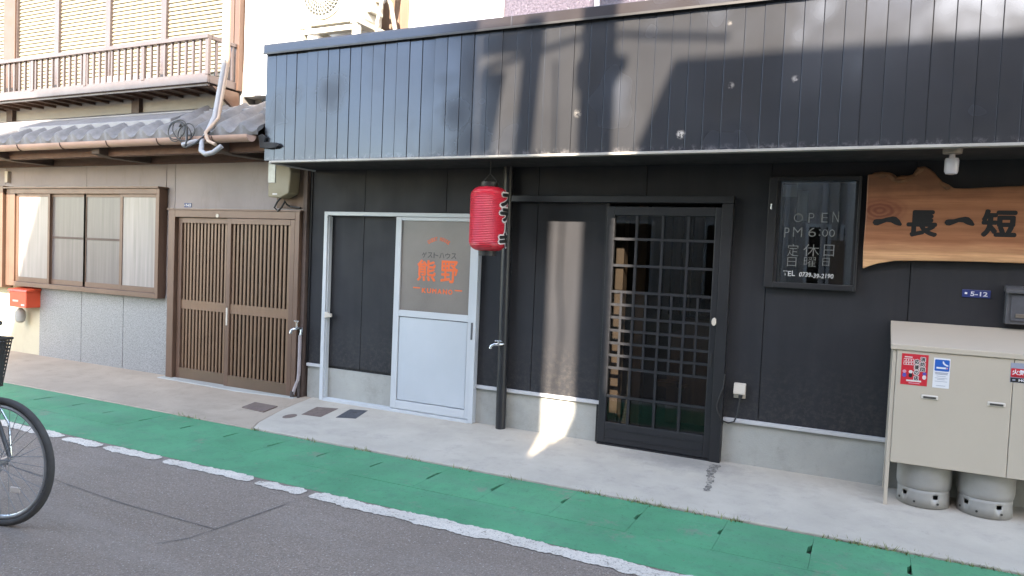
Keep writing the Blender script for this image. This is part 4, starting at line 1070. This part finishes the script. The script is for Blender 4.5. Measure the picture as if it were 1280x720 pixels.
for i in range(90):
    a = i / 90 * math.pi * 2 * 4; rr_ = .085 + .02 * math.sin(i * .37)
    pts.append((-5.76 + .09 * math.sin(i * .05) + rr_ * 1.3 * math.cos(a), -.81 - .02 * math.sin(a * .5), 2.46 + rr_ * math.sin(a)))
cc = put('cable_coil', MB().tube(pts, .0052, 6), M['cable'], smooth=True)
tag(cc, 'coil of thin black cable hanging over the pink gutter', 'cable')
hk = MB().tube([(-5.62, -.80, 2.30), (-5.60, -.80, 2.44), (-5.61, -.78, 2.53)], .006, 6)
cc2 = put('cable_drop', MB().tube([(-5.95, -.66, 2.50), (-5.80, -.74, 2.55), (-5.66, -.80, 2.50), (-5.62, -.83, 2.38), (-5.63, -.83, 2.31), (-5.50, -.84, 2.34), (-5.42, -.75, 2.46)], .011, 8), M['cable'], smooth=True)
tag(cc2, 'thick black cable drooping beside the grey service pipe at the eave', 'cable')

# ------------------------------------------------------------------ air conditioner
ac = thing('air_conditioner', 'ivory outdoor air conditioner unit on the dark fascia roof', 'air conditioner', (-4.4, -.35, 3.15))
AY = -.40
AX0, AX1 = -4.74, -4.02
body = MB().box(AX0, AX1, AY, AY + .28, 3.42, 3.98)
put('cabinet', body, M['acbody'], ac, bevel=.02)
FCX, FCZ = -4.46, 3.70
put('fan_recess', MB().prism([(FCX + .225 * math.cos(a * .1309), FCZ + .225 * math.sin(a * .1309)) for a in range(48)], AY - .004, AY + .01), M['acdark'], ac)
put('grille_rim', MB().tube([(FCX + .228 * math.cos(a * .1309), AY - .008, FCZ + .228 * math.sin(a * .1309)) for a in range(48)], .009, 8, closed=True), M['acbody'], ac, smooth=True)
for k in range(1, 8):
    r = .03 * k
    put('grille_ring', MB().tube([(FCX + r * math.cos(a * .1745), AY - .012 - .02 * (1 - (r / .225) ** 2), FCZ + r * math.sin(a * .1745)) for a in range(36)], .0042, 5, closed=True), M['acgrille'], ac, smooth=True)
for k in range(32):
    a = k * math.pi / 16; pt = []
    for j in range(7):
        r = .03 + .195 * j / 6; b_ = a + .5 * j / 6
        pt.append((FCX + r * math.cos(b_), AY - .012 - .02 * (1 - (r / .225) ** 2), FCZ + r * math.sin(b_)))
    put('grille_spoke', MB().tube(pt, .0042, 5), M['acgrille'], ac)
put('hub_disc', MB().cyl((FCX, AY - .04, FCZ), (FCX, AY - .02, FCZ), .035, 20), M['acgrille'], ac, smooth=True)
put('stand_beam', MB().box(AX0 + .05, AX1 - .02, AY - .06, AY - .02, 3.33, 3.375), M['acbody'], ac, bevel=.004)
for fx in (AX0 + .06, AX1 - .07):
    put('stand_foot', MB().box(fx, fx + .075, AY - .08, AY + .33, 3.375, 3.419).box(fx + .01, fx + .065, AY - .07, AY - .01, 3.15, 3.375).box(fx + .01, fx + .065, AY + .25, AY + .31, 3.15, 3.375), M['acbody'], ac, bevel=.005)
put('service_cover', box(AX1 - .002, AX1 + .035, AY + .05, AY + .24, 3.50, 3.80), M['acbody'], ac, bevel=.01)
put('pipe_bundle', MB().tube([(AX1 + .03, AY + .14, 3.62), (AX1 + .09, AY + .14, 3.60), (AX1 + .12, AY + .2, 3.68), (AX1 + .13, AY + .30, 3.9), (AX1 + .13, AY + .34, 4.4)], .022, 10).tube([(AX1 + .03, AY + .12, 3.70), (AX1 + .10, AY + .14, 3.69), (AX1 + .14, AY + .2, 3.60), (AX1 + .15, AY + .26, 3.4), (AX1 + .16, AY + .30, 3.16)], .020, 10), M['tubing'], ac, smooth=True)
put('drain_hose', MB().tube([(AX1 + .14, AY + .10, 3.9), (AX1 + .135, AY + .08, 3.6), (AX1 + .12, AY + .04, 3.4), (AX1 + .11, AY + .04, 3.16)], .016, 10), M['tubing'], ac, smooth=True)

# ------------------------------------------------------------------ bicycle (front half in view)
HB = R(12)
bx0, by0 = -4.0 - 1.08 * math.cos(HB), -3.3 - 1.08 * math.sin(HB)
bk_ = thing('bicycle', 'dark city bicycle with black front basket standing on the road at the left edge', 'bicycle', (bx0, by0, -.06), local=True, rz=HB)
def wheel(cx):
    w_ = put('wheel', MB().tube([(cx + .319 * math.cos(a * .1309), 0, .335 + .319 * math.sin(a * .1309)) for a in range(48)], .0185, 12, closed=True), M['rubber'], bk_, smooth=True)
    put('rim', MB().tube([(cx + .291 * math.cos(a * .1309), 0, .335 + .291 * math.sin(a * .1309)) for a in range(48)], .0115, 8, closed=True), M['rim'], w_, smooth=True)
    for k in range(32):
        a = k * math.pi / 16; s_ = 1 if k % 2 else -1; b_ = a + (.9 if k % 4 < 2 else -.9)
        put('spoke', MB().tube([(cx + .022 * math.cos(b_), .026 * s_, .335 + .022 * math.sin(b_)), (cx + .285 * math.cos(a), 0, .335 + .285 * math.sin(a))], .0015, 5), M['spoke'], w_)
    put('hub', MB().tube([(cx, -.05, .335), (cx, -.03, .335), (cx, -.028, .335), (cx, .028, .335), (cx, .03, .335), (cx, .05, .335)], [.010, .012, .024, .024, .012, .010], 14), M['rim'], w_, smooth=True)
    return w_
wf = wheel(1.08); wr = wheel(0.)
put('spoke_reflector', MB().box(1.155, 1.215, -.012, -.004, .185, .215), M['amber'], wf, bevel=.004)
put('front_fork', MB().tube([(1.08, -.055, .335), (1.01, -.055, .50), (.93, -.05, .68), (.90, -.0, .73)], .011, 10).tube([(1.08, .055, .335), (1.01, .055, .50), (.93, .05, .68), (.90, 0, .73)], .011, 10), M['frame'], bk_, smooth=True)
put('bike_frame', MB().tube([(.90, 0, .70), (.845, 0, .90)], .019, 12).tube([(.89, 0, .74), (.70, 0, .45), (.45, 0, .29)], .020, 12).tube([(.45, 0, .29), (.36, 0, .52), (.29, 0, .76)], .016, 12).tube([(.45, .04, .29), (0, .055, .335)], .010, 8).tube([(.45, -.04, .29), (0, -.055, .335)], .010, 8).tube([(.33, .03, .66), (0, .055, .335)], .008, 8).tube([(.33, -.03, .66), (0, -.055, .335)], .008, 8), M['frame'], bk_, smooth=True)
put('seat_post', MB().cyl((.29, 0, .74), (.255, 0, .86), .0125, 10), M['steel'], bk_)
put('saddle', MB().prism([(.12, .10), (.12, -.10), (.20, -.11), (.30, -.06), (.40, -.025), (.42, 0), (.40, .025), (.30, .06), (.20, .11)], .855, .92, 'z'), M['saddle'], bk_, bevel=.02)
put('handlebar', MB().tube([(.845, 0, .88), (.83, 0, .98)], .012, 10).tube([(.70, -.27, 1.02), (.80, -.22, 1.02), (.84, -.10, .98), (.84, .10, .98), (.80, .22, 1.02), (.70, .27, 1.02)], .011, 10), M['steel'], bk_, smooth=True)
put('grips', MB().cyl((.70, -.27, 1.02), (.79, -.238, 1.02), .016, 10).cyl((.70, .27, 1.02), (.79, .238, 1.02), .016, 10), M['saddle'], bk_)
put('crank', MB().cyl((.45, -.07, .29), (.45, .07, .29), .018, 12).box(.44, .46, .07, .08, .12, .29).box(.44, .46, -.08, -.07, .29, .46).box(.40, .50, .08, .16, .11, .13).box(.40, .50, -.16, -.08, .45, .47), M['steel'], bk_)
put('chain_guard', MB().prism([(-.02, .29), (.02, .38), (.45, .38), (.55, .29), (.45, .20), (.02, .28)], .055, .065), M['frame'], bk_, bevel=.004)
put('rear_rack', MB().box(-.25, .22, -.07, -.06, .70, .71).box(-.25, .22, .06, .07, .70, .71).box(-.25, -.24, -.06, .06, .70, .71).tube([(-.1, .065, .70), (0, .06, .335)], .006, 6).tube([(-.1, -.065, .70), (0, -.06, .335)], .006, 6), M['steel'], bk_)
def fender(cx, a0, a1):
    pts_ = [(cx + .355 * math.cos(R(a)), .335 + .355 * math.sin(R(a))) for a in range(a0, a1 + 1, 6)]
    g = MB()
    for (x0, z0), (x1, z1) in zip(pts_[:-1], pts_[1:]):
        o = len(g.v); g.v += [(x0, -.027, z0), (x0, .027, z0), (x1, .027, z1), (x1, -.027, z1)]; g.f.append((o, o + 1, o + 2, o + 3))
    return g
o = put('rear_fender', fender(0., 20, 200), M['steel'], bk_); sm = o.modifiers.new('thickness', 'SOLIDIFY'); sm.thickness = .003
put('kickstand', MB().tube([(0, .07, .335), (-.06, .13, .01), (.05, .15, .008)], .008, 8), M['steel'], bk_)
# basket
bs_ = put('basket', MB().tube([(0.955, -.17, .955), (0.955, .17, .955), (.665, .17, .955), (.665, -.17, .955)], .008, 8, closed=True), M['basket'], bk_)
put('base_rim', MB().tube([(.925, -.14, .70), (.925, .14, .70), (.705, .14, .70), (.705, -.14, .70)], .006, 8, closed=True), M['basket'], bs_)
g = MB()
top_ = [(0.955, -.17), (0.955, .17), (.665, .17), (.665, -.17)]; bot_ = [(.925, -.14), (.925, .14), (.705, .14), (.705, -.14)]
def lerp(a, b, t): return tuple(x + (y - x) * t for x, y in zip(a, b))
for e in range(4):
    for k in range(18):
        t = k / 18; a = lerp(top_[e], top_[(e + 1) % 4], t); b = lerp(bot_[e], bot_[(e + 1) % 4], t)
        g.tube([(*a, .955), (*b, .70)], .0042, 4)
for j in range(1, 13):
    t = j / 13
    g.tube([(*lerp(b, a, t), .70 + .255 * t) for a, b in zip(top_, bot_)], .0045, 4, closed=True)
for k in range(9):
    t = k / 8; g.tube([(.925 - .22 * t, -.14, .70), (.925 - .22 * t, .14, .70)], .003, 4)
put('basket_mesh', g, M['basket'], bs_, kind='stuff')
put('basket_liner', MB().prism([(.933, .712), (.953, .94), (.667, .94), (.697, .712)], -.135, .135), M['saddle'], bs_)
put('basket_stay', MB().tube([(1.08, -.062, .335), (1.06, -.062, .52), (.925, -.06, .70)], .0055, 8).tube([(1.08, .062, .335), (1.06, .062, .52), (.925, .06, .70)], .0055, 8), M['steel'], bk_, smooth=True)
put('front_lamp', MB().tube([(.93, 0, .675), (.99, 0, .675)], [.022, .03], 12), M['ivory'], bk_)

# ------------------------------------------------------------------ across the street (behind the camera)
def opp(name, label, x0, x1, y0, y1, h, m, storeys=2, nwin=3):
    t = thing(name, label, 'house', ((x0 + x1) / 2, y1, -.1))
    put('wall', box(x0, x1, y0, y1, -.3, h - .12), M[m], t)
    put('flat_roof', box(x0 - .0, x1, y0 - .02, y1 + .02, h - .119, h), M['rooftile'], t)
    for s_ in range(storeys):
        for k in range(nwin):
            xa = x0 + (x1 - x0) * (k + .25) / nwin; xb = x0 + (x1 - x0) * (k + .75) / nwin; z0_ = .9 + 2.7 * s_
            f = put('window', MB().box(xa - .05, xb + .05, y1, y1 + .05, z0_ - .05, z0_ + 1.25), M['alum'], t)
            put('pane', box(xa, xb, y1 + .045, y1 + .055, z0_, z0_ + 1.2), M['darkglass'], f)
    put('downpipe', MB().cyl((x1 - .2, y1 + .06, -.1), (x1 - .2, y1 + .06, h - .1), .04, 10), M['conduit'], t)
    put('door', box(x0 + .15, x0 + .15 + .9, y1, y1 + .04, -.1, 1.9), M['haikbrown'], t)
    return t
opp('opposite_house', 'beige two storey house across the street behind the viewpoint', -6.75, -1.02, -13, -7.0, 7.36, 'palewall')
opp('shade_block', 'narrow added block shading the lower wall, at the end of the beige opposite house', -1.015, -.47, -8.6, -7.0, 6.37, 'palewall', 1, 1)  # unseen block added to shade the lower wall left of the sun slit
opp('opposite_house', 'brown timber house across the street right of the gap',   .47, 9.5, -7.95, -7.0, 6.97, 'haikbrown')  # unseen house kept very shallow so the sun gets past behind it
opp('low_shade_block', 'added low block cutting off the sun patch beside the narrow shade block', -.465, -.125, -12, -7.05, 4.04, 'palewall', 1, 1)  # unseen block added, its height ends the sun patch on the pavement
opp('tall_shade_block', 'taller added block keeping sun off the ground behind the utility pole', -.12, .465, -9, -7.05, 5.0, 'palewall', 1, 1)  # unseen block added to stop a second sun patch on the ground
gw = thing('garden_wall', 'low concrete block wall beside the beige opposite house', 'wall', (-10, -7.1, -.1))
for r_ in range(10):
    for k in range(22):
        if r_ > 9: break
        x0 = -16 + k * .42 + (.21 if r_ % 2 else 0)
        if x0 + .42 > -6.75: break
        put('block', box(x0, x0 + .415, -7.2, -7.05, -.1 + r_ * .2, .095 + r_ * .2), M['plinth'], gw)
up_ = thing('utility_pole', 'concrete utility pole across the street behind the viewpoint', 'utility pole', (-.175, -6.6, -.1))
put('pole', MB().tube([(-.175, -6.6, -.3), (-.175, -6.6, 9.5)], [.15, .115], 20), M['polecon'], up_, smooth=True)
put('strap_band', MB().lathe([(.125, 6.6), (.16, 6.62), (.16, 6.72), (.125, 6.74)], (-.175, -6.6, 0), 20), M['steel'], up_)
put('cable_arm', MB().box(-.36, .0, -6.52, -6.46, 6.60, 6.68), M['steel'], up_)
sf = thing('sign_frame', 'steel sign frame standing on the narrow added shade block', 'sign frame', (-.75, -6.95, 6.37))
put('post', MB().prism([(-.70, 6.371), (-.64, 7.3), (-.50, 7.3), (-.56, 6.371)], -6.99, -6.93), M['steel'], sf)
put('crossbar', MB().box(-1.01, -.501, -6.985, -6.925, 7.10, 7.24), M['steel'], sf)
put('sign_sheet', MB().prism([(-1.01, 6.372), (-1.01, 6.95), (-.80, 6.95), (-.90, 6.372)], -6.975, -6.935), M['steel'], sf)
dc = put('streak_cable', MB().tube([(-.40, -6.96, 7.0), (-.385, -6.93, 6.4), (-.40, -6.9, 5.8), (-.36, -6.9, 5.4), (-.39, -6.92, 5.0), (-.385, -6.98, 4.1)], .011, 8), M['cable'], smooth=True)  # unseen cable added in the gap to break up the sun slit
tag(dc, 'added cable streaking the sun slit between the shade block and the utility pole', 'cable')
ow = put('overhead_cable', MB().tube([(-1.0, -6.95, 6.98), (-.175, -6.72, 7.02), (.8, -6.95, 7.06)], .02, 8), M['cable'], smooth=True)
tag(ow, 'overhead cable strung from the sign frame past the utility pole', 'cable')
